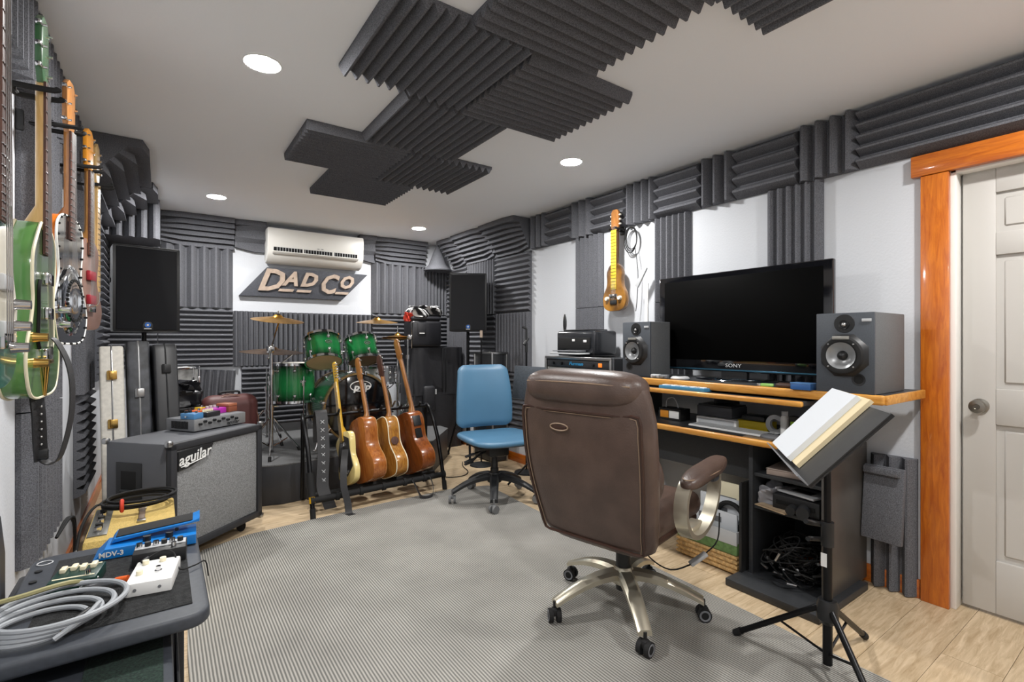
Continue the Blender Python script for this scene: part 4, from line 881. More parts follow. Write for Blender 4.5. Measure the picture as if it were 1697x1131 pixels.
# ---- studio monitors
M_mon = mat('monitor_grey', '43484f', .5, noise=.08, nscale=200); M_cone = mat('cone_black', '17181a', .45)
def monitor(lab, loc, w=.228, h=.352, d=.34):
    t = thing('studio_monitor', lab, 'monitor speaker', loc, 0, 'studio monitors')      # faces -x
    MB().box((d/2, 0, h/2), (d, w, h), .004).build('cabinet', mat('monitor_side', '5c5e60', .6, noise=.1, nscale=250), t)
    MB().box((-.004, 0, h/2), (.012, w, h), .003).build('baffle', M_mon, t)
    T = lambda x, y, z: Matrix.Translation((x, y, z)) @ Matrix.Rotation(R(-90), 4, 'Y')
    o8 = [(.101*math.cos(g*PI/4+PI/8), .10*math.sin(g*PI/4+PI/8)) for g in range(8)]; i8 = [(y*.80, z*.80) for y, z in o8]
    zc = .165; vs = [(-.010, y, zc+z) for y, z in o8]+[(-.045, y*.93, zc+z*.93) for y, z in i8]+[(-.045, y*.90, zc+z*.90) for y, z in i8]
    wg = MB().add(vs, [(i, (i+1) % 8, 8+(i+1) % 8, 8+i) for i in range(8)]+[(8+i, 8+(i+1) % 8, 16+(i+1) % 8, 16+i) for i in range(8)]).build('octagon_frame', M_black, t)
    MB().lathe([(.084, .030), (.078, .041), (.066, .043), (.060, .041), (.056, .038)], 36, T(-.006, 0, zc)).build('surround', M_rubber, wg)
    MB().lathe([(.058, .040), (.045, .030), (.022, .018), (.018, .018)], 36, T(-.009, 0, zc)).build('cone', mat('cone_grey', '8a8c8e', .3, .3), wg)
    MB().lathe([(.021, .018), (.018, .028), (.010, .034), (0, .036)], 24, T(-.009, 0, zc)).build('dust_cap', M_cone, wg)
    for k in range(4): MB().ball((-.050, .069*math.cos(k*PI/2+PI/4), zc+.069*math.sin(k*PI/2+PI/4)), .004, 6).build('screw', M_steel, wg)
    tw = MB().lathe([(0, .004), (.040, .004), (.042, 0)], 30, T(-.008, 0, .305)).build('tweeter_plate', M_cone, t)
    MB().lathe([(.020, .004), (.020, .008), (.015, .004)], 24, T(-.009, 0, .300)).build('tweeter_ring', M_black, tw); MB().ball((-.014, 0, .300), .010, 10).build('tweeter_dome', M_steel, tw)
    MB().box((-.0115, -.085, .318), (.003, .036, .013), .001).build('badge', M_ltgrey, t)
    MB().box((-.048, 0, zc+.077), (.008, .064, .014), .001).build('name_strip', mat('strip', '9c9a94', .4, .5), t)
    p = MB().lathe([(.026, .0), (.026, .003), (.019, .002), (.018, -.03)], 26, T(-.010, .055 if 'left' in lab else -.055, .062)).build('port_ring', M_cone, t)
    MB().lathe([(0, .0012), (.020, .0012)], 24, T(-.010, .055 if 'left' in lab else -.055, .062)).build('port_hole', M_dark, t)
monitor('grey studio monitor speaker at the left end of the desk shelf', (2.53, 2.165, SH), d=.19)
monitor('grey studio monitor speaker at the right end of the desk shelf', (2.46, .935, SH))
# ---- desk items
def simple(name, lab, cat, loc, rz, parts, group=None):
    t = thing(name, lab, cat, loc, rz, group)
    for n, c, d, m, b in parts: MB().box(c, d, b).build(n, m, t)
    return t
t = thing('midi_keyboard', 'small blue controller keyboard on the front ledge of the shelf', 'controller', (2.43, 1.735, LG), 0)
MB().box((0, 0, .010), (.075, .30, .02), .003).build('body', mat('teal_blue', '3b7ea6', .4), t)
for k in range(9): MB().box((-.008, -.125+.031*k, .0215), (.035, .024, .006), .002).build('key', M_ltgrey if k % 2 else M_whitep, t)
simple('keyboard', 'slim white computer keyboard on the desk', 'keyboard', (2.53, 1.52, TOP), R(-1), [('base', (0, 0, .005), (.12, .44, .009), M_whitep, .003)])
kb = bpy.data.objects['keyboard']; km = MB()
for r_ in range(5):
    for k in range(16): km.box((-.045+.022*r_, -.205+.0272*k, .0105), (.018, .023, .003), 0)
km.build('keys', M_ltgrey, kb)
t = thing('computer_mouse', 'grey computer mouse at the right front of the desk', 'mouse', (2.455, 1.255, TOP), 0)
MB().ball((0, 0, .010), (.034, .055, .018), 16).build('shell', M_grey, t); MB().box((-.008, .0, .0275), (.004, .03, .003)).build('scroll_strip', M_black, t)
simple('paper_note', 'crumpled strip of brown paper beside the mouse', 'paper', (2.42, 1.30, TOP), 0, [('sheet', (0, 0, .003), (.05, .14, .004), mat('brown_paper', '8c7a66', .9), .001)])
simple('audio_interface', 'small orange and white labelled box on the desk under the shelf', 'audio device', (2.60, 1.93, TOP), 0,
   [('body', (0, 0, .035), (.10, .16, .07), mat('dev_black', '232323', .5), .004), ('orange_panel', (-.0505, .035, .035), (.003, .06, .045), mat('dev_orange', 'd58a24', .5), .001), ('white_panel', (-.0505, -.035, .035), (.003, .07, .045), M_whitep, .001)])
MB().tube([(0, .06, .07), (0, .05, .12), (0, .0, .13), (0, -.03, .072)], .004).build('wire_handle', M_ltgrey, bpy.data.objects['audio_interface'])
simple('hard_drive', 'dark grey hard drive box stacked on a white box under the shelf', 'hard drive', (2.68, 1.66, TOP+.047), 0, [('body', (0, 0, .03), (.16, .22, .06), mat('drive', '3f4146', .4), .004), ('lid', (0, 0, .064), (.15, .21, .01), M_black, .002)])
simple('white_box', 'flat white device box beneath the dark hard drive', 'box', (2.67, 1.64, TOP), 0, [('body', (0, 0, .022), (.17, .25, .044), M_whitep, .004), ('front_panel', (-.086, 0, .022), (.003, .22, .03), M_ltgrey, .001)])
t = simple('yellow_tool_box', 'yellow flat tool case with black gadgets on it', 'tool case', (2.66, 1.44, TOP), 0, [('body', (0, 0, .025), (.10, .17, .05), mat('tool_yellow', 'c9b01c', .5), .006), ('black_top', (0, 0, .065), (.09, .13, .03), M_black, .01)])
t = thing('tape_roll', 'roll of clear tape on the desk under the shelf', 'tape', (2.62, 1.315, TOP+.05), 0)
MB().lathe([(.028, -.012), (.05, -.012), (.05, .012), (.028, .012), (.028, -.012)], 28, Matrix.Rotation(R(90), 4, 'Y')).build('roll', M_ltgrey, t)
t = thing('spray_bottle', 'slim white bottle beside the battery packages', 'bottle', (2.585, 1.255, TOP), 0)
MB().lathe([(0, 0), (.02, 0), (.02, .095), (.014, .105), (.014, .125), (0, .125)], 20).build('body', M_whitep, t); MB().cyl((0, 0, .105), (0, 0, .128), .0155).build('cap', M_ltgrey, t)
t = simple('battery_package', 'green and black battery package on the desk under the shelf', 'batteries', (2.57, 1.165, TOP), 0, [('card', (0, 0, .055), (.04, .11, .11), mat('pack_black', '2c2c28', .5), .003), ('green_label', (-.0215, .01, .05), (.003, .07, .07), mat('pack_green', '9ac832', .4), .001)])
text('lettering', 'AA', .03, .0004, M_black, t, (-.0235, .01, .05), (R(90), 0, R(-90)))
t = simple('battery_package', 'white battery package lettered Energizer in front of the green one', 'batteries', (2.515, 1.10, TOP), 0, [('card', (0, 0, .05), (.03, .085, .10), M_whitep, .003), ('silver_strip', (-.016, 0, .02), (.003, .08, .03), M_grey, .001)])
text('lettering', 'Energizer', .019, .0004, M_black, t, (-.0165, 0, .07), (R(90), 0, R(-90)), .2)
t = thing('pen_cup', 'cup with yellow and orange pens at the right end of the desk', 'pen holder', (2.50, 1.045, TOP))
MB().lathe([(0, 0), (.03, 0), (.032, .10), (.028, .10), (.027, .005), (0, .005)], 20).build('cup', M_black, t)
for k, (c, x, y, hh) in enumerate((('d9b41c', .01, .01, .20), ('2a2a2a', -.01, .012, .18), ('d9b41c', -.012, -.008, .19), ('e07a1c', .006, -.016, .21))): MB().cyl((x*.5, y*.5, .01), (x*2.2, y*2.2, hh), .006, n=8).build('pen', mat('pen_'+c, c, .4), t)
# shelf clutter
simple('card_case', 'small blue box left of the right studio monitor', 'box', (2.46, 1.11, SH), 0, [('body', (0, 0, .014), (.06, .09, .028), mat('card_blue', '2f5c96', .4), .003), ('lid', (0, 0, .030), (.061, .091, .006), mat('card_lid', '4f7cb0', .4), .001)])
simple('lighter', 'green plastic lighter lying on the shelf', 'lighter', (2.48, 1.29, SH), R(20), [('body', (0, 0, .008), (.025, .06, .015), mat('lighter_green', '8fc46a', .3), .005), ('cap', (0, .037, .008), (.022, .016, .014), M_steel, .002)])
simple('sunglasses_case', 'small dark brown case on the shelf before the television', 'case', (2.49, 1.20, SH), R(10), [('body', (0, 0, .012), (.05, .09, .022), mat('case_brown', '3f2c24', .5), .010), ('hinge', (.024, 0, .013), (.003, .05, .004), M_steel, .001)])
for k, (y, lb) in enumerate(((1.93, 'small grey adapter left of the white puck on the shelf'), (1.99, 'small light adapter nearest the left monitor on the shelf'))):
    simple('adapter', lb, 'adapter', (2.50, y, SH), R(15), [('body', (0, 0, .012), (.04, .055, .022), M_grey if k == 0 else M_ltgrey, .005), ('plug', (-.026, 0, .012), (.014, .02, .01), M_steel, .001)])
t = thing('wifi_puck', 'round silver disc standing on the shelf under the television', 'puck', (2.52, 1.83, SH)); MB().lathe([(0, 0), (.05, 0), (.055, .008), (.045, .018), (0, .02)], 28).build('shell', M_ltgrey, t); MB().lathe([(.02, .0195), (.0, .0205)], 20).build('button', M_steel, t)
# cabinet contents
simple('magazine_stack', 'stack of loose papers on the top cabinet shelf', 'papers', (2.66, 1.25, .5595), R(8), [('stack', (0, 0, .012), (.28, .16, .024), mat('old_paper', '9a8a80', .9), .002), ('top_sheet', (.01, .012, .026), (.27, .15, .003), mat('old_paper2', 'b7a79c', .9), .001)])
cloth('plastic_bag', 'clear plastic bag with pink strip in the middle cabinet shelf', 'plastic bag', (2.60, 1.315, .3955), (.14, .11, .09), mat('clear_plastic', 'b9b9bf', .15, alpha=.75), 11, 0, .6)
simple('manual_booklet', 'grey booklet on top of the black device in the cabinet', 'booklet', (2.60, 1.17, .475), R(-10), [('cover', (0, 0, .006), (.14, .19, .01), M_ltgrey, .002), ('picture', (0, .0, .0115), (.05, .10, .002), M_black, .0005)])
simple('black_device', 'low black box device on the middle cabinet shelf', 'device', (2.66, 1.17, .3945), 0, [('body', (0, 0, .038), (.30, .22, .076), M_black, .006), ('front_strip', (-.151, 0, .04), (.003, .18, .02), M_dark, .001)])
t = thing('camera_gear', 'pair of black lens barrels at the front of the cabinet shelf', 'lenses', (2.52, 1.13, .395)); MB().cyl((0, 0, .03), (-.07, -.02, .03), .028).build('barrel', M_black, t); MB().cyl((-.005, .05, .024), (-.06, .04, .024), .022).build('barrel', M_black, t)
simple('envelope', 'long tan envelope on the lower cabinet shelf edge', 'envelope', (2.50, 1.27, .3945), R(-12), [('paper', (0, 0, .003), (.06, .17, .005), mat('tan_env', 'b29a7c', .8), .001), ('flap', (.008, 0, .006), (.035, .165, .0015), mat('tan_flap', 'c4ae90', .8), .0005)])
t = thing('cable_tangle', 'tangled heap of black audio cables filling the bottom of the cabinet', 'cables', (2.62, 1.205, .045)); t['kind'] = 'stuff'
rnd = random.Random(4); cm = MB()
for k in range(30):
    c = Vector((rnd.uniform(-.10, .08), rnd.uniform(-.05, .05), rnd.uniform(.0, .12))); rr = rnd.uniform(.05, .098); ph = rnd.uniform(0, 6); tl = rnd.uniform(-.6, .6); tl2 = rnd.uniform(-.9, .9); pts = []
    for q in range(11):
        g = ph+q*.62; pts.append((c.x+rr*math.cos(g), max(-.14, min(.14, c.y+rr*1.05*math.sin(g))), max(.006, c.z+.03+tl*rr*math.cos(g)+tl2*rr*math.sin(g))))
    cm.tube(pts, .0036, 5, sub=3)
cm.build('cables', M_rubber, t)['kind'] = 'stuff'
pm = MB()
for k in range(14):
    a = Vector((rnd.uniform(-.19, .0), rnd.uniform(-.12, .12), rnd.uniform(.01, .13))); dr = Vector((rnd.uniform(-1, 1), rnd.uniform(-1, 1), rnd.uniform(-.4, .4))).normalized(); b = a+dr*.045; b.z = max(.008, b.z); pm.cyl(a, b, .0065, n=8)
pm.build('plugs', M_steel, t)['kind'] = 'stuff'
# under desk: storage basket with papers, boards
t = thing('storage_basket', 'wicker and green fabric basket with plastic liner under the desk', 'basket', (2.61, 1.62, 0), 0)
MB().box((0, 0, .055), (.30, .36, .10), .008).build('wicker_base', mat('wicker', 'b99662', .8, bump=1, bscale=90, noise=.3, nscale=60), t)
for z in (.02, .045, .07, .095): MB().loft([(-.152, -.182, z), (.152, -.182, z), (.152, .182, z), (-.152, .182, z)], .009, 6, False, True).build('wicker_coil', mat('wicker', 'b99662', .8), t)
MB().box((0, 0, .14), (.31, .37, .07), .008).build('fabric_band', mat('green_fabric', '5f7d4a', .9, noise=.2, nscale=50), t)
for c, d in (((-.155, 0, .195), (.008, .37, .07)), ((.155, 0, .195), (.008, .37, .07)), ((0, .18, .195), (.31, .008, .07)), ((0, -.18, .195), (.31, .008, .07))): MB().box(c, d, .002).build('liner_wall', M_ltgrey, t)
BK = 'papers filed in the basket'
for k, (x, h_, lb) in enumerate(((-.09, .30, 'white leaflet nearest the front of the basket'), (-.03, .36, 'white booklet in the middle of the basket'), (.06, .42, 'tall cream folder at the back of the basket'))):
    simple('leaflet', lb, 'paper', (2.61+x, 1.60, .18), 0, [('sheet', (0, 0, (h_-.18)/2), (.012, .26, h_-.18), M_paper if k < 2 else M_cream, .002), ('print_block', (-.007, .03, (h_-.18)*.6), (.001, .14, .03), M_grey, .0)], BK)
t = thing('cable_coil', 'coil of black cable stuck in the basket under the desk', 'cable', (2.55, 1.53, .27)); MB().torus((0, 0, 0), .075, .013, 'x', 30, 8).build('loop', M_rubber, t); MB().torus((.02, .01, 0), .07, .010, 'x', 30, 8).build('loop', M_rubber, t)
simple('black_board', 'thin black board leaning against the cabinet divider under the desk', 'board', (2.62, 1.412, .0), 0, [('panel', (0, 0, .25), (.34, .012, .50), M_dark, .002), ('edge_trim', (-.171, 0, .25), (.004, .014, .50), M_black, .001)])
simple('carton_stack', 'pale carton with flat black box on top behind the basket', 'boxes', (2.85, 1.62, .0), 0, [('lower_box', (0, 0, .22), (.14, .40, .44), mat('box_white', 'c9c7c2', .7), .004), ('upper_box', (0, 0, .48), (.14, .40, .08), M_black, .004)])
# ---- rack, printer beside the desk
t = thing('lower_flight_case', 'low black flight case with aluminium corner on casters behind the brown chair', 'flight case', (2.34, 2.385, 0)); t.name = 'flight_case'
MB().box((.29, .30, .34), (.56, .56, .52), .006).build('body', mat('case_black', '26272a', .5), t)
for x, y in ((.01, .02), (.01, .58), (.57, .02), (.57, .58)): MB().box((x, y, .34), (.026, .026, .53), .004).build('edge_strip', M_steel, t)
for x, y in ((.06, .07), (.06, .53), (.52, .07), (.52, .53)): put('caster', wm, t, (x, y, 0)).scale = (1, 1, 1.28)
t = thing('rack_case', 'silver edged rack case with two audio rack units beside the desk', 'rack case', (2.60, 2.455, .603))
MB().box((.16, .36, .255), (.30, .72, .50), .004).build('case', mat('case_black', '26272a', .5), t)
for c, d in (((.0, .36, .50), (.03, .74, .024)), ((.0, .0, .25), (.03, .024, .50)), ((.0, .72, .25), (.03, .024, .50))): MB().box(c, d, .005).build('edge_strip', M_steel, t)
u1 = MB().box((-.002, .36, .455), (.012, .68, .052), .002).build('power_unit', mat('unit_black', '2b2c2f', .4), t)
text('lettering', 'Furman', .034, .0006, mat('cyan_blue', '3aa0d8', .4), u1, (-.0095, .36, .457), (R(90), 0, R(-90)), .25, 1.5, 'CENTER', .001)
MB().box((-.011, .10, .455), (.008, .035, .03), .003).build('power_switch', mat('amber', 'e07828', .4, emit=.4), u1)
for y in (.17, .52, .62): MB().cyl((-.008, y, .455), (-.026, y, .455), .012).build('knob', M_black, u1)
u2 = MB().box((-.002, .36, .395), (.012, .68, .055), .002).build('effects_unit', mat('unit_grey', '8a8985', .45, .3), t)
for k in range(14): MB().cyl((-.008, .12+.036*k, .40), (-.020, .12+.036*k, .40), .009, n=10).build('knob', M_ltgrey if k % 2 else M_black, u2)
t = thing('laser_printer', 'black laser printer on top of the rack case', 'printer', (2.66, 2.66, 1.1155))
MB().box((.13, .25, .105), (.25, .44, .19), .022, seg=3).build('housing', mat('printer_black', '202226', .25, coat=.3), t)
MB().box((.0, .25, .10), (.014, .36, .09), .006).build('output_recess', M_dark, t)
MB().box((-.05, .25, .022), (.12, .34, .012), .004).build('paper_tray', M_ltgrey, t); MB().box((-.055, .25, .042), (.10, .28, .008), .003).build('output_tray', M_grey, t)
MB().box((.12, .25, .205), (.20, .30, .012), .005).build('top_lid', M_black, t); MB().box((-.0, .25, .125), (.018, .03, .018), .002).build('logo_badge', M_whitep, t); MB().box((-.0, .12, .118), (.018, .035, .018), .002).build('label_sticker', M_whitep, t)
for z in (0,): MB().box((.13, .25, .006), (.22, .42, .012), .002).build('base', M_black, t)
t = thing('gooseneck_light', 'black gooseneck lamp rising left of the printer', 'lamp', (2.82, 3.10, 1.1155)); MB().cyl((0, 0, 0), (0, 0, .012), .035).build('base', M_black, t)
MB().tube([(0, 0, .01), (.02, .06, .06), (.03, .10, .14), (.03, .12, .20)], .004).build('neck', M_blackm, t); MB().ball((.03, .135, .27), (.012, .02, .085), 12).build('head', M_black, t)
# ---- lap steel on the wall with its hook and cable
M_sb = mat('sunburst', '3a2414', .22, coat=.6, nscale=4, col2='b98238')
t = thing('lap_steel_guitar', 'sunburst lap steel guitar with yellow fretboard hanging on the right wall', 'lap steel', (2.885, 2.68, 1.465), 0, None, frame((-1, 0, 0), (0, 0, 1)))
ls = [(a, b*.62, c*.62) for a, b, c in [(0, .001, .001), (.01, .09, .09), (.08, .165, .165), (.22, .19, .19), (.38, .175, .175), (.52, .13, .13), (.64, .12, .12), (.8, .125, .125), (.92, .10, .10), (1, .05, .05)]]
MB().prism([(y, z*.37) for y, z in outline(ls)], -.022, .022, .008).build('body', M_sb, t)
MB().box((0, 0, .50), (.03, .055, .32), .006).build('neck', wood_mat('dark_neck', '4a3020', '6b4a30', (18, 18, 2), 4, .4), t)
MB().box((.024, 0, .40), (.006, .055, .46), .001).build('fretboard', mat('pearl_yellow', 'd8b93c', .3, noise=.12, nscale=50), t)
fm = MB()
for k in range(18): fm.box((.028, 0, .18+.025*k), (.002, .054, .002))
fm.build('frets', M_dark, t)
MB().prism([(-.03, .64), (-.038, .66), (-.036, .77), (-.02, .79), (.02, .79), (.036, .77), (.038, .66), (.03, .64)], -.008, .012, .002).build('headstock', M_neckw, t)
for s in (-1, 1):
    for k in range(3): MB().cyl((0, s*.036, .675+.035*k), (0, s*.052, .675+.035*k), .007, n=8).build('tuning_peg', M_pearl, t)
MB().box((.028, 0, .12), (.012, .08, .028), .004).build('pickup', M_chrome, t); MB().box((.027, 0, .07), (.010, .07, .035), .006).build('bridge_cover', M_black, t)
for s in (-1, 1): MB().lathe([(0, .02), (.014, .02), (.018, 0)], 20, Matrix.Translation((.022, s*.065, .10)) @ Matrix.Rotation(R(90), 4, 'Y')).build('knob', M_pearl, t)
st = MB()
for k in range(6): st.cyl((.03, (k-2.5)*.008, .09), (.018, (k-2.5)*.007, .66), .0007, n=4)
st.build('strings', M_steel, t)
t = thing('guitar_hanger', 'black wall hook holding the lap steel guitar', 'guitar hanger', (XR, 2.68, 2.10), 0, 'wall guitar hangers')
MB().box((-.01, 0, 0), (.02, .05, .06), .004).build('wall_plate', M_black, t)
for s in (-1, 1): MB().tube([(-.018, 0, 0), (-.05, s*.034, 0), (-.14, s*.036, .005)], .007).build('yoke_arm', M_rubber, t)
t = thing('cable_coil', 'grey cable coil hanging beside the lap steel on its hook', 'cable', (2.93, 2.56, 2.02))
for k in range(3): MB().torus((.004*k, .01*k, -.005*k), .07+.006*k, .004, 'x', 30, 6, (.75, 1.2)).build('loop', M_rubber, t)
MB().tube([(0, -.03, -.06), (0, -.06, -.25), (0, -.055, -.45), (0, -.04, -.56)], .003).build('tail', M_rubber, t)
t = thing('desk_lamp', 'slim white desk lamp behind the left studio monitor', 'lamp', (2.91, 2.33, SH))
MB().box((0, 0, .007), (.08, .09, .014), .005).build('base', M_whitep, t); MB().box((0, -.02, .33), (.012, .03, .64), .004).build('stem', M_whitep, t); MB().box((-.0, .03, .70), (.016, .035, .16), .004, (R(32), 0, 0)).build('head', M_ltgrey, t)
bpy.data.objects['desk_lamp'].location = (2.885, 2.40, SH)
# scraps of foam right of the desk
t = thing('foam_offcut', 'square piece of scrap foam leaning with its flat back outward by the baseboard', 'foam scrap', (2.88, .93, 0), R(-4)); MB().box((0, 0, .44), (.03, .17, .36), .005, (0, R(6), 0)).build('slab', M_foam, t); MB().box((-.016, 0, .60), (.012, .16, .035), .005, (0, R(6), 0)).build('torn_edge', M_foam, t)
o = put('foam_offcut', foam_mesh(.19, .66, 3, .04), None, (2.979, .915, .335), (0, R(0), R(-90))); tag(o, 'tall ridged foam scrap standing against the wall behind the flat piece', 'foam scrap')
# ================================================================ brown executive chair (local +x is forward)
M_brown = mat('brown_leather', '52423b', .38, noise=.16, nscale=9, bump=.25, bscale=160); M_pipe = mat('brown_piping', '3a251d', .45); M_stitch = mat('stitch', '8a7460', .6)
M_champ = mat('champagne_metal', 'c9c2b0', .3, .75)
t = thing('office_chair', 'high backed brown leather executive chair on champagne five star base', 'office chair', (1.735, 1.565, .009), R(13))
def backsec(v):
    # returns centre x, z, half width, half thickness
    z = .362+.708*v; x = -.205-.125*v-.03*math.sin(v*PI); w = .258+.055*math.sin(min(1, v*1.25)*PI*.62)-.03*max(0, v-.8)/.2
    return x, z, w, .068
def backfn(u, v):
    g = 2*PI*u; x, z, w, th = backsec(v); e = lambda q, p: math.copysign(abs(q)**p, q); end = 1
    if v < .06: end = (v/.06)**.5*.35+.65
    if v > .95: end = ((1-v)/.05)**.5*.35+.65
    return (x+e(math.cos(g), .75)*th*end, e(math.sin(g), .42)*w*(.5+.5*end), z)
bk = MB().surf(backfn, 48, 26, True); n0 = 48*26
bk.add([backfn(a/48, 0) for a in range(48)], [tuple(range(48))]); bk.add([backfn(a/48, 1) for a in range(48)], [tuple(range(48))])
b = bk.build('backrest', M_brown, t)
def pan(s, v, off): x, z, w, th = backsec(v); return (x-th-off, s*w*.90, z)
loop = [pan(-1+2*k/8, .045, .002) for k in range(9)]+[pan(1, .045+.775*k/8, .002) for k in range(1, 9)]+[pan(1-2*k/8, .82, .002) for k in range(1, 9)]+[pan(-1, .82-.775*k/8, .002) for k in range(1, 8)]
loop = [Vector(p)+Vector((0 if abs(p[1]) < .2 else .012, 0, 0)) for p in loop]
MB().loft(smooth(loop, 2, True), .006, 6, False, True).build('back_piping', M_pipe, b)
MB().loft(smooth([(p.x, p.y*.955, .36+.985*(p.z-.36)) for p in loop], 2, True), .0022, 5, False, True).build('stitching', M_stitch, b)
hb = MB().surf(lambda u, v: (lambda g, p: (-.325+.098*math.copysign(abs(math.cos(g)*math.sin(p))**.8, math.cos(g)), .278*math.copysign(abs(math.cos(p))**.45, math.cos(p)), 1.035+.075*math.copysign(abs(math.sin(g)*math.sin(p))**.8, math.sin(g))))(2*PI*u, PI*v), 32, 24, True)
hd = hb.build('headrest', M_brown, t)
MB().tube([(-.395, -.245, 1.055), (-.416, -.15, 1.060), (-.420, 0, 1.062), (-.416, .15, 1.060), (-.395, .245, 1.055)], .003, 6).build('headrest_seam', M_stitch, hd)
lb_ = MB().torus((0, 0, 0), .034, .0035, 'x', 24, 6, (1.3, .42)).build('badge_rim', M_stitch, b); x, z, w, th = backsec(.80); lb_.location = (x-th-.004, .06, z-.06)
for q in (lb_,): q.location = (backsec(.72)[0]-.071, .08, backsec(.72)[1])
MB().box((backsec(.72)[0]-.070, .08, backsec(.72)[1]), (.004, .07, .020), .002).build('badge_plate', M_pipe, b)
MB().surf(lambda u, v: (lambda g, p: (-.165+.075*math.cos(g)*math.sin(p), .27*math.copysign(abs(math.cos(p))**.5, math.cos(p)), .66+.15*math.sin(g)*math.sin(p)))(2*PI*u, PI*v), 28, 20, True).build('lumbar_cushion', M_brown, t)
MB().box((.06, 0, .46), (.52, .50, .12), .055, seg=4).build('seat_cushion', M_brown, t)
MB().box((.04, 0, .405), (.46, .48, .04), .015).build('seat_pan', M_pipe, t)
for s in (-1, 1):
    a = MB().surf(lambda u, v: (lambda g, p: (.10+.205*math.copysign(abs(math.cos(p))**.6, math.cos(p)), s*.335+.048*math.copysign(abs(math.cos(g)*math.sin(p))**.7, math.cos(g)), .665-.012*math.cos(p)*0+.032*math.copysign(abs(math.sin(g)*math.sin(p))**.7, math.sin(g))+.02*math.cos(p)))(2*PI*u, PI*v), 24, 24, True).build('armrest_pad', M_brown, t)
    MB().torus((.10, s*.335, .668), .20, .003, 'z', 40, 5, (1, .235)).build('stitching', M_stitch, a)
    lp = [(.24, .65), (.235, .55), (.17, .46), (.06, .415), (-.05, .43), (-.115, .50), (-.12, .58), (-.075, .64), (.02, .655)]
    MB().ribbon([(x, s*.325, z) for x, z in lp+[lp[0]]], .055, .020, (0, 1, 0), 5).build('armrest_frame', M_champ, t)
    MB().box((.07, s*.29, .43), (.12, .06, .03), .01).build('armrest_bracket', M_champ, t)
    MB().box((.20, s*.325, .625), (.06, .06, .045), .015).build('armrest_joint', mat('blue_grey_plastic', '3a414b', .5), t)
MB().cyl((0, 0, .09), (0, 0, .30), .034).cyl((0, 0, .28), (0, 0, .385), .026).build('gas_lift', M_black, t)
MB().box((.02, 0, .375), (.22, .16, .045), .012).build('tilt_mechanism', M_black, t)
MB().tube([(0, .08, .37), (-.06, .18, .365), (-.10, .24, .36)], .007).ball((-.11, .25, .36), (.022, .022, .012)).build('tilt_lever', M_black, t)
def starbase(t, offs, r, zh, m, cast_m, hub_r=.055, thick=.030, ring=None):
    MB().lathe([(0, zh+.02), (hub_r*.7, zh+.02), (hub_r, zh-.005), (hub_r, zh-.05), (hub_r*.7, zh-.06), (0, zh-.06)], 24).build('hub', m, t)
    for k in range(5):
        g = offs+k*2*PI/5; c, s = math.cos(g), math.sin(g); vs = []; N = 8
        for q in range(N):
            f = q/(N-1); rr = .03+(r-.03)*f; zz = zh-.01-(zh-.095)*f**1.5+.012*math.sin(f*PI); w = .037-.009*f; h = thick*(1.1-.45*f)
            for a, bb in ((-1, -1), (1, -1), (1, .3), (.6, 1), (-.6, 1), (-1, .3)): vs.append((rr*c-a*w*s, rr*s+a*w*c, zz+bb*h*.6))
        vs += []; fs = [(q*6+i, q*6+(i+1) % 6, (q+1)*6+(i+1) % 6, (q+1)*6+i) for q in range(N-1) for i in range(6)]+[tuple(range(6))[::-1], tuple((N-1)*6+i for i in range(6))]
        MB().add(vs, fs).build('base_arm', m, t)
        ca = put('caster', cast_m[0], t, (r*c, r*s, 0), (0, 0, g+.9+k))
        if cast_m[1]: put('wheel_cap', cast_m[1], ca)
cb = MB()
for s in (-1, 1): cb.cyl((s*.008, 0, .029), (s*.027, 0, .029), .029, n=20)
cb.box((0, 0, .045), (.03, .04, .035), .012).cyl((0, 0, .05), (0, 0, .09), .007)
cap = MB()
for s in (-1, 1): cap.lathe([(.016, .0), (.019, .0015), (.023, .0015), (.024, 0)], 20, Matrix.Translation((s*.0272, 0, .029)) @ Matrix.Rotation(R(90*s), 4, 'Y'))
cast_dark = (cb.mesh('caster', M_rubber), cap.mesh('wheel_cap', M_grey))
starbase(t, R(20-13), .345, .175, M_champ, cast_dark)
MB().tube([(.0, -.05, .36), (.02, -.12, .26), (.06, -.20, .215), (.14, -.26, .23)], .0035).tube([(.20, -.30, .27), (.24, -.34, .33), (.25, -.345, .45)], .0035).build('power_lead', M_rubber, t)
MB().box((.17, -.28, .25), (.09, .03, .018), .005, (0, R(-30), R(-40))).build('lead_box', M_ltgrey, t)
# ================================================================ blue task chair (local -y is forward)
M_bluev = mat('blue_vinyl', '4d7795', .38, noise=.04, nscale=4, bump=.12, bscale=300)
t = thing('office_chair', 'blue vinyl armless task chair on black five star base beside the rack', 'office chair', (2.12, 3.23, .009), R(-10))
def bf(u, v):
    g = 2*PI*u; z = .530+.500*v; w = .243-.030*v+.012*math.sin(v*PI); e = lambda q, p: math.copysign(abs(q)**p, q)
    en = min(1, (v/.08)**.5 if v < .08 else 1, ((1-v)/.08)**.5 if v > .92 else 1); ww = w*(.80+.20*en); sx = e(math.cos(g), .4)
    return (ww*sx, .215+.09*v-.045*math.sin(v*2.2)-.05*(sx*sx-.4)*.6+e(math.sin(g), .8)*.032*(.25+.75*en), z)
m_ = MB().surf(bf, 44, 24, True); m_.add([bf(a/44, 0) for a in range(44)], [tuple(range(44))]); m_.add([bf(a/44, 1) for a in range(44)], [tuple(range(44))])
m_.build('backrest', M_bluev, t)
MB().box((0, .262, .78), (.36, .03, .40), .012, (R(-7), 0, 0)).build('back_shell', M_black, t)
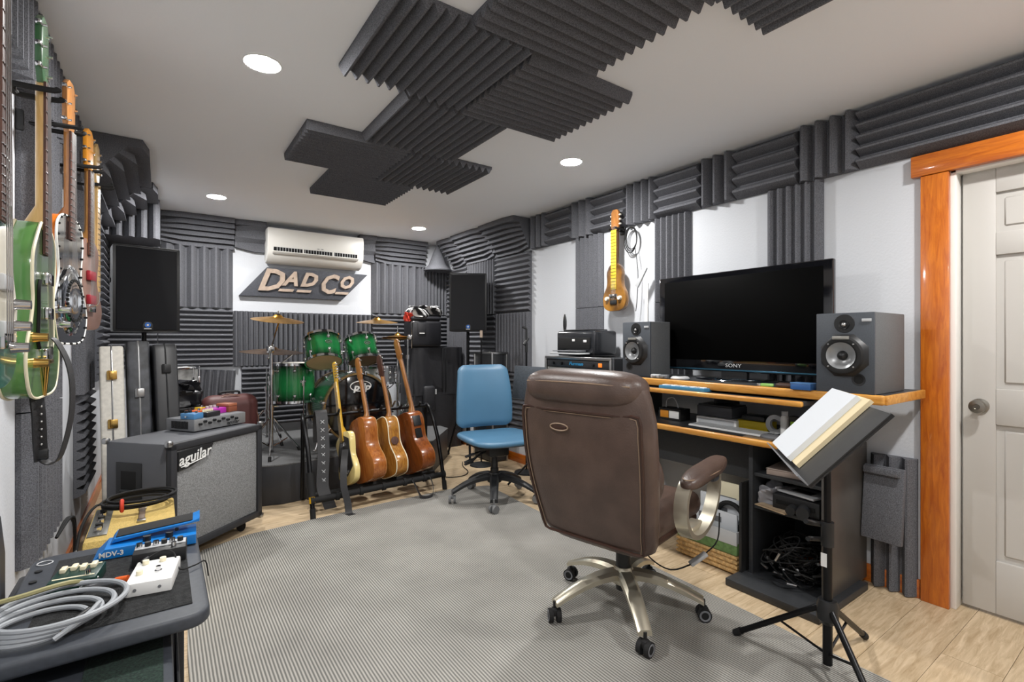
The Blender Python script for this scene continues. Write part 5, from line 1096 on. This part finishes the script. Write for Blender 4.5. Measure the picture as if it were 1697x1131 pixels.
def sf(u, v):
    g = 2*PI*u; p = PI*v; e = lambda q, k: math.copysign(abs(q)**k, q); a, c, z = e(math.cos(g)*math.sin(p), .55), e(math.sin(g)*math.sin(p), .55), e(math.cos(p), .7)
    return (.275*a, -.02+.25*c, .478+.036*z-.03*max(0, -c-.55)+.012*a*a)
MB().surf(sf, 48, 20, True).build('seat', M_bluev, t)
MB().box((0, .0, .437), (.40, .38, .025), .01).build('seat_pan', M_black, t)
MB().box((0, .03, .385), (.17, .26, .085), .02).build('mechanism', M_black, t)
MB().box((0, .19, .47), (.07, .10, .03), .01).box((0, .262, .56), (.07, .025, .25), .008).build('back_bracket', M_black, t)
for (y, z, ln, dn) in ((-.06, .405, .20, .02), (-.02, .385, .19, .05), (.05, .37, .16, .07)):
    MB().cyl((-.07, y, z), (-.07-ln*.7, y-.03, z-dn), .007, n=8).box((-.07-ln*.85, y-.035, z-dn-.006), (.075, .03, .014), .006, (0, R(-15), 0)).build('adjust_lever', M_black, t)
MB().cyl((0, 0, .10), (0, 0, .36), .026).cyl((0, 0, .10), (0, 0, .24), .032).build('gas_lift', M_black, t)
starbase(t, R(30), .335, .185, M_black, (MB().cyl((-.027, 0, .029), (-.010, 0, .029), .029, n=20).cyl((.010, 0, .029), (.027, 0, .029), .029, n=20).box((0, 0, .045), (.03, .03, .03), .01).cyl((0, 0, .05), (0, 0, .10), .007).mesh('caster', mat('grey_rubber', '6c6d6e', .6)), None), thick=.034)
# ================================================================ music stand with papers (front right)
t = thing('music_stand', 'black tripod music stand with sloping tray in front of the desk', 'music stand', (2.03, .83, 0))
MB().cyl((0, 0, .03), (0, 0, .55), .0165).build('lower_tube', M_blackm, t); MB().cyl((0, 0, .50), (0, 0, .80), .0125).build('upper_tube', M_blackm, t)
MB().cyl((0, 0, .47), (0, 0, .56), .022).tube([(0, .018, .545), (-.03, .045, .55), (-.06, .05, .56)], .010).tube([(0, .018, .49), (-.03, .045, .49), (-.055, .045, .495)], .009).build('clamp', M_black, t)
MB().box((-.0165, .006, .42), (.002, .02, .05)).build('sticker', M_whitep, t)
MB().lathe([(.0, .27), (.03, .27), (.036, .25), (.036, .20), (.02, .18)], 20).build('leg_collar', M_black, t)
for ax, ay in ((-.07, .315), (.335, 0), (-.215, -.255)):
    l = MB().cyl((ax*.09, ay*.09, .235), (ax, ay, .022), .0115, n=10).build('leg', M_blackm, t); MB().cyl((ax*.95, ay*.95, .034), (ax*1.03, ay*1.03, .014), .0145, n=10).build('rubber_foot', M_rubber, l)
    MB().cyl((ax*.04, ay*.04, .07), (ax*.52, ay*.52, .135), .005, n=6).build('brace', M_blackm, t)
A = Vector((2.105, 1.06, .775)); D = Vector((1.665, .735, .775)); U = Vector((.127, -.174, .232))*1.03
ex = (D-A).normalized(); ez = U.normalized(); en = ex.cross(ez)
if en.z < 0: en = -en
W_ = (D-A).length; Hh = U.length; base = Vector((2.03, .83, 0))
def TP(a, b, c=0): return A+ex*a*W_+ez*b*Hh+en*c-base
def slab(m, a0, a1, b0, b1, c0, c1): return m.add([TP(a, b, c) for a in (a0, a1) for b in (b0, b1) for c in (c0, c1)], [(0,1,3,2), (4,6,7,5), (0,4,5,1), (2,3,7,6), (0,2,6,4), (1,5,7,3)])
M_tray = mat('tray_black', '232425', .45, noise=.15, nscale=40)
slab(MB(), 0, 1, 0, 1, -.003, 0).build('tray', M_tray, t)
slab(MB(), 0, 1, 0, .012, 0, .045).build('tray_lip', M_grey, t)
slab(MB(), .985, 1, 0, 1, -.008, .004).build('tray_rim', M_black, t)
MB().cyl((0, 0, .78), TP(.45, .42, -.01), .013).ball(TP(.45, .42, -.015), .024, 10).build('tilt_joint', M_black, t)
def sheets(lab, a0, a1, b0, b1, c0, c1, m, cat='papers'):
    o = thing('sheet_music' if cat == 'papers' else 'folder', lab, cat, base); slab(MB(), a0, a1, b0, b1, c0, c1).build('pages', m, o)
    slab(MB(), a0+.002, a1-.002, b0+.004, b1-.004, c1, c1+.0008).build('top_page', m, o)
sheets('cream folder lying under the white papers on the music stand', .06, .66, .06, 1.06, .001, .014, mat('cream_folder', 'd9c9a4', .8), 'folder')
sheets('thick stack of white papers on the music stand', .02, .54, .05, 1.03, .0155, .034, M_paper)
# ================================================================ stands behind the blue chair
t = thing('music_stand', 'folded black music stand with perforated tray standing behind the blue chair', 'music stand', (2.58, 3.36, 0))
MB().cyl((0, 0, .05), (0, 0, .80), .011).build('pole', M_blackm, t)
MB().box((-.03, 0, .875), (.012, .38, .29), .004, (0, R(8), R(6))).build('tray', mat('tray_blue_black', '3a4149', .5, noise=.3, nscale=90), t); MB().box((-.055, 0, .735), (.05, .38, .008), .002, (0, 0, R(6))).build('tray_lip', M_black, t)
for k in range(3):
    g = k*2*PI/3+.5; MB().cyl((0, 0, .22), (.2*math.cos(g), .2*math.sin(g), .012), .009).build('leg', M_blackm, t)
t = thing('microphone_stand', 'black microphone stand with clip behind the folded music stand', 'microphone stand', (2.80, 3.72, 0))
MB().lathe([(0, .035), (.03, .03), (.11, .012), (.115, 0), (0, 0)], 28).build('base', M_black, t); MB().cyl((0, 0, .02), (0, 0, 1.15), .009).build('pole', M_blackm, t); MB().cyl((0, 0, .70), (0, 0, .78), .015).build('clutch', M_black, t)
MB().cyl((0, 0, 1.13), (0, 0, 1.22), .014).cyl((-.03, .0, 1.20), (.02, 0, 1.26), .013).cyl((-.0, 0, 1.24), (0, .0, 1.35), .010).cyl((0, 0, 1.35), (-.02, .03, 1.37), .012).build('clip', M_black, t)
t = thing('microphone_stand', 'slim microphone stand with pale tip right of the far loudspeaker', 'microphone stand', (2.60, 4.20, 0))
MB().lathe([(0, .035), (.03, .03), (.11, .012), (.115, 0), (0, 0)], 28).build('base', M_black, t); MB().cyl((0, 0, .02), (0, 0, 1.28), .008).build('pole', M_blackm, t); MB().cyl((0, 0, 1.27), (0, 0, 1.34), .014).build('tip', mat('pale_tip', 'b8a594', .5), t)
t = thing('floor_cable', 'black cable curling on the wood floor beside the riser', 'cable', (0, 0, 0)); MB().tube([(2.02, 4.14, .006), (2.12, 3.98, .006), (2.25, 3.95, .006), (2.36, 4.05, .006), (2.42, 4.25, .006), (2.5, 4.4, .006)], .004).build('lead', M_rubber, t); MB().cyl((2.02, 4.14, .008), (2.0, 4.17, .008), .007, n=8).build('plug', M_black, t)
# ================================================================ foreground: cases, board and pedals
M_case = mat('case_plastic', '3d4148', .5, noise=.1, nscale=60); M_fuzz = mat('black_carpet', '232425', .98, noise=.5, nscale=70, bump=.8, bscale=260)
t = thing('equipment_case', 'black case with a dark green carpet patch at the bottom left corner', 'equipment case', (-.165, 1.29, 0))
MB().box((0, 0, .235), (.38, .78, .47), .010).build('body', M_case, t)
MB().box((.095, .14, .471), (.15, .27, .004), .001).build('carpet_patch', mat('green_carpet', '22332c', .98, noise=.5, nscale=150, bump=.8, bscale=400), t)
MB().box((.199, 0, .228), (.006, .77, .44), .002).build('side_plate', M_black, t)
t = thing('equipment_case', 'tall black case with chrome corner latch supporting the pedal board', 'equipment case', (-.15, 1.905, 0))
MB().box((0, 0, .257), (.41, .42, .512), .010).build('body', M_satin, t); MB().box((.207, -.14, .46), (.012, .05, .06), .006).ball((.214, -.14, .455), (.012, .018, .022), 12).build('latch', M_chrome, t)
BZ = .552; bx0, bx1, by0, by1 = -.325, .105, 1.47, 2.14
t = thing('pedal_board_case', 'grey rimmed carpeted case lid carrying the effects pedals', 'pedal board', ((bx0+bx1)/2, (by0+by1)/2, .5))
W2, L2 = (bx1-bx0)/2, (by1-by0)/2; rp_ = []
for cx, cy, a0 in ((W2-.05, L2-.05, 0), (-W2+.05, L2-.05, 90), (-W2+.05, -L2+.05, 180), (W2-.05, -L2+.05, 270)): rp_ += [(cx+.05*math.cos(R(a0+k*15)), cy+.05*math.sin(R(a0+k*15))) for k in range(7)]
MB().prism(rp_, .014, BZ-.5-.001, .010, 'xy', 3).build('rim', M_case, t)
MB().box((.015, -.005, BZ-.5), (.325, .53, .004), .001).build('carpet', M_fuzz, t)
for y in (.20, .12, .03): MB().cyl((-.185, y, BZ-.501), (-.185, y, BZ-.497), .009, n=10).build('rivet', M_black, t)
MB().torus((-.18, .265, BZ-.499), .018, .002, 'z', 20, 5).build('logo_ring', M_ltgrey, t)
Z1 = BZ+.0025; FP = 'effects pedals on the carpeted board'
t = thing('wah_pedal', 'bright blue rocker pedal lettered MDV-3 at the back of the board', 'effects pedal', (-.025, 2.035, Z1), R(-3), FP)
M_bl = mat('pedal_blue', '1478c8', .35)
MB().prism([(-.145, 0), (.125, 0), (.125, .032), (-.115, .032)], -.055, .06, .003, 'xz').build('chassis', M_bl, t)
MB().prism([(-.105, .036), (.135, .062), (.135, .074), (.11, .066), (-.095, .050)], -.02, .075, .003, 'xz').build('treadle', M_bl, t)
MB().prism([(-.092, .0505), (.115, .0672), (.115, .070), (-.092, .0535)], -.012, .068, .001, 'xz').build('tread_mat', M_rubber, t)
text('lettering', 'MDV-3', .021, .0005, M_whitep, t, (-.098, -.0565, .015), (R(90), 0, 0), 0, 1, 'CENTER', .0006)
for x in (-.01, .05): MB().cyl((x, -.035, .032), (x, -.035, .048), .011).build('knob', M_black, t)
MB().cyl((.07, -.022, .05), (.07, -.027, .05), .006).build('axle', M_chrome, t)
t = thing('effects_pedal', 'black pedal with a row of chrome knobs in front of the blue rocker pedal', 'effects pedal', (-.0, 1.895, Z1), R(-4), FP)
MB().box((0, 0, .021), (.135, .085, .042), .003).build('enclosure', M_black, t)
for k in range(6): MB().cyl((-.055+.021*k, .015, .042), (-.055+.021*k, .015, .056), .008).build('knob', M_black if k % 2 else M_chrome, t)
MB().cyl((.035, -.025, .042), (.035, -.025, .056), .007).build('foot_switch', M_chrome, t); MB().box((0, .015, .0425), (.13, .04, .002)).build('silver_plate', M_ltgrey, t)
t = thing('effects_pedal', 'white pedal with chrome foot switch nearest the right edge of the board', 'effects pedal', (-.015, 1.725, Z1), R(-9), FP)
MB().box((0, 0, .018), (.105, .155, .036), .004).build('enclosure', M_whitep, t); MB().cyl((.012, -.015, .036), (.012, -.015, .05), .006).lathe([(.009, .036), (.009, .039), (0, .039)], 16, Matrix.Translation((.012, -.015, 0))).build('foot_switch', M_chrome, t)
for x, y in ((-.028, .05), (.012, .055), (-.03, -.02)): MB().cyl((x, y, .036), (x, y, .047), .008).build('knob', M_cream, t)
for x in (-.03, .025): MB().cyl((x, -.078, .018), (x, -.0795, .018), .004).build('screw', M_grey, t)
t = thing('effects_pedal', 'dark green pedal with cream slider caps at the left of the board', 'effects pedal', (-.190, 1.835, Z1), R(-8), FP)
MB().box((0, 0, .017), (.105, .11, .034), .004).build('enclosure', mat('forest_green', '12372e', .35), t)
for k in range(4): MB().box((-.035+.022*k, .02+.008*(k % 2), .039), (.014, .03, .012), .003).build('slider', M_cream, t)
for y in (.045, -.035): MB().box((0, y, .0345), (.09, .006, .0015)).build('print_line', M_cream, t)
MB().cyl((.03, -.03, .034), (.03, -.03, .047), .007).build('foot_switch', M_chrome, t)
t = thing('instrument_cable', 'coiled light grey instrument cable with gold plug on the front of the board', 'cable', (-.225, 1.62, Z1))
M_gc = mat('grey_cable', '9fa3a8', .5)
for k in range(4): MB().torus((.012*k-.01, .01*k-.02, .008+.009*k), .085+.012*k, .0065, 'z', 44, 8, (1.05, .95)).build('loop', M_gc, t)
MB().tube([(.10, -.02, .03), (.08, -.08, .03), (.03, -.12, .012), (.05, -.09, .012)], .006).build('loose_end', M_gc, t)
MB().cyl((.035, -.10, .020), (.062, -.073, .024), .0065).build('plug', M_gold, t); MB().cyl((.062, -.073, .024), (.085, -.050, .030), .008).build('plug_sleeve', M_black, t)
t = thing('patch_cable', 'olive cable running to the green pedal', 'cable', (-.165, 1.755, Z1)); MB().tube([(.0, .018, .02), (-.02, -.02, .045), (-.06, -.05, .055), (-.11, -.07, .055), (-.15, -.08, .055)], .006).build('lead', mat('olive_cable', '9a9468', .5), t); MB().cyl((.0, .018, .02), (.018, .042, .02), .009).build('plug', M_steel, t)
t = thing('patch_cable', 'short grey cable with orange boot plugged into the white pedal', 'cable', (-.12, 1.77, Z1)); MB().tube([(-.06, .0, .008), (-.02, .005, .010), (.02, -.005, .012)], .008).build('lead', M_grey, t); MB().cyl((.018, -.005, .012), (.046, -.018, .016), .0095).build('boot', mat('orange_boot', 'e0601c', .5), t)
t = thing('power_lead', 'thin black power lead trailing off the right edge of the board', 'cable', (0, 0, 0)); MB().tube([(-.045, 1.79, Z1+.040), (.0, 1.83, Z1+.048), (.032, 1.80, Z1+.045), (.045, 1.75, Z1+.012), (.085, 1.77, Z1+.006), (.112, 1.79, Z1+.004), (.119, 1.78, Z1-.04)], .0022).build('lead', M_rubber, t); MB().cyl((-.045, 1.79, Z1+.040), (-.03, 1.805, Z1+.044), .005).build('plug', M_black, t)
# tweed amplifier
M_tweed = mat('tweed', 'cdb067', .85, bump=.8, bscale=320, noise=.12, nscale=120)
t = thing('tweed_amplifier', 'small yellow tweed combo amplifier between the board and the bass cabinet', 'amplifier', (-.10, 2.80, 0), R(0))
MB().prism([(-.24, .0), (.29, .0), (.29, .43), (-.21, .43), (-.24, .38)], -.155, .155, .010, 'yz').build('cabinet', M_tweed, t)
MB().box((-.115, .05, .432), (.065, .40, .006), .001).build('control_panel', mat('amp_panel', '7c7c78', .3, .6), t)
for k in range(7): MB().cyl((-.115, -.10+.052*k, .435), (-.115, -.10+.052*k, .455), .013).build('knob', M_black if k % 2 else M_chrome, t)
MB().box((.03, .06, .440), (.024, .20, .012), .004).build('handle', mat('tan_leather', '6a5a4c', .6), t)
for y in (-.04, .16): MB().box((.03, y, .436), (.032, .03, .010), .002).build('handle_end', M_steel, t)
t = thing('cable_coil', 'black cable coil with red strap lying on the tweed amplifier', 'cable', (-.085, 2.98, .462))
for k in range(5): MB().torus((.006*k-.01, .01*(k % 2), .003+.007*k), .12+.008*(k % 3), .0055, 'z', 44, 7, (1.05, .85)).build('loop', M_rubber, t)
MB().torus((-.06, -.095, .018), .024, .008, 'x', 18, 6, (.7, 1)).build('strap', mat('red_orange', 'd8442c', .6), t)
t = thing('jack_lead', 'bare jack plug on a lead hanging off the left side of the tweed amplifier', 'cable', (-.27, 2.95, .30)); MB().tube([(.09, .2, .13), (.02, .12, .15), (-.02, .0, .10), (-.03, -.10, .02)], .006).build('lead', M_rubber, t); MB().cyl((-.03, -.10, .02), (-.045, -.16, -.01), .007).build('plug', M_steel, t)
t = thing('wall_cable', 'pair of black cables bowed against the left wall above the baseboard', 'cable', (-.40, 2.55, 0)); 
for k in range(2): MB().tube([(.03, .35, .38), (.05+.01*k, .5, .42), (.06, .62+.03*k, .34), (.05, .70, .12), (.05, .72, .01)], .006).build('lead', M_rubber, t)
t = thing('leaning_panel', 'dark flat case leaning on the wall at the left edge of the frame', 'case', (-.41, 1.78, 0)); MB().prism([(-.28, 0), (.26, 0), (.26, .62), (.21, .74), (-.28, .74)], .0, .04, .006, 'yz').build('shell', mat('panel_dark', '33363c', .45), t); MB().box((.042, -.02, .40), (.006, .40, .50), .003).build('front_sheet', mat('panel_dark2', '3b3f46', .45), t)
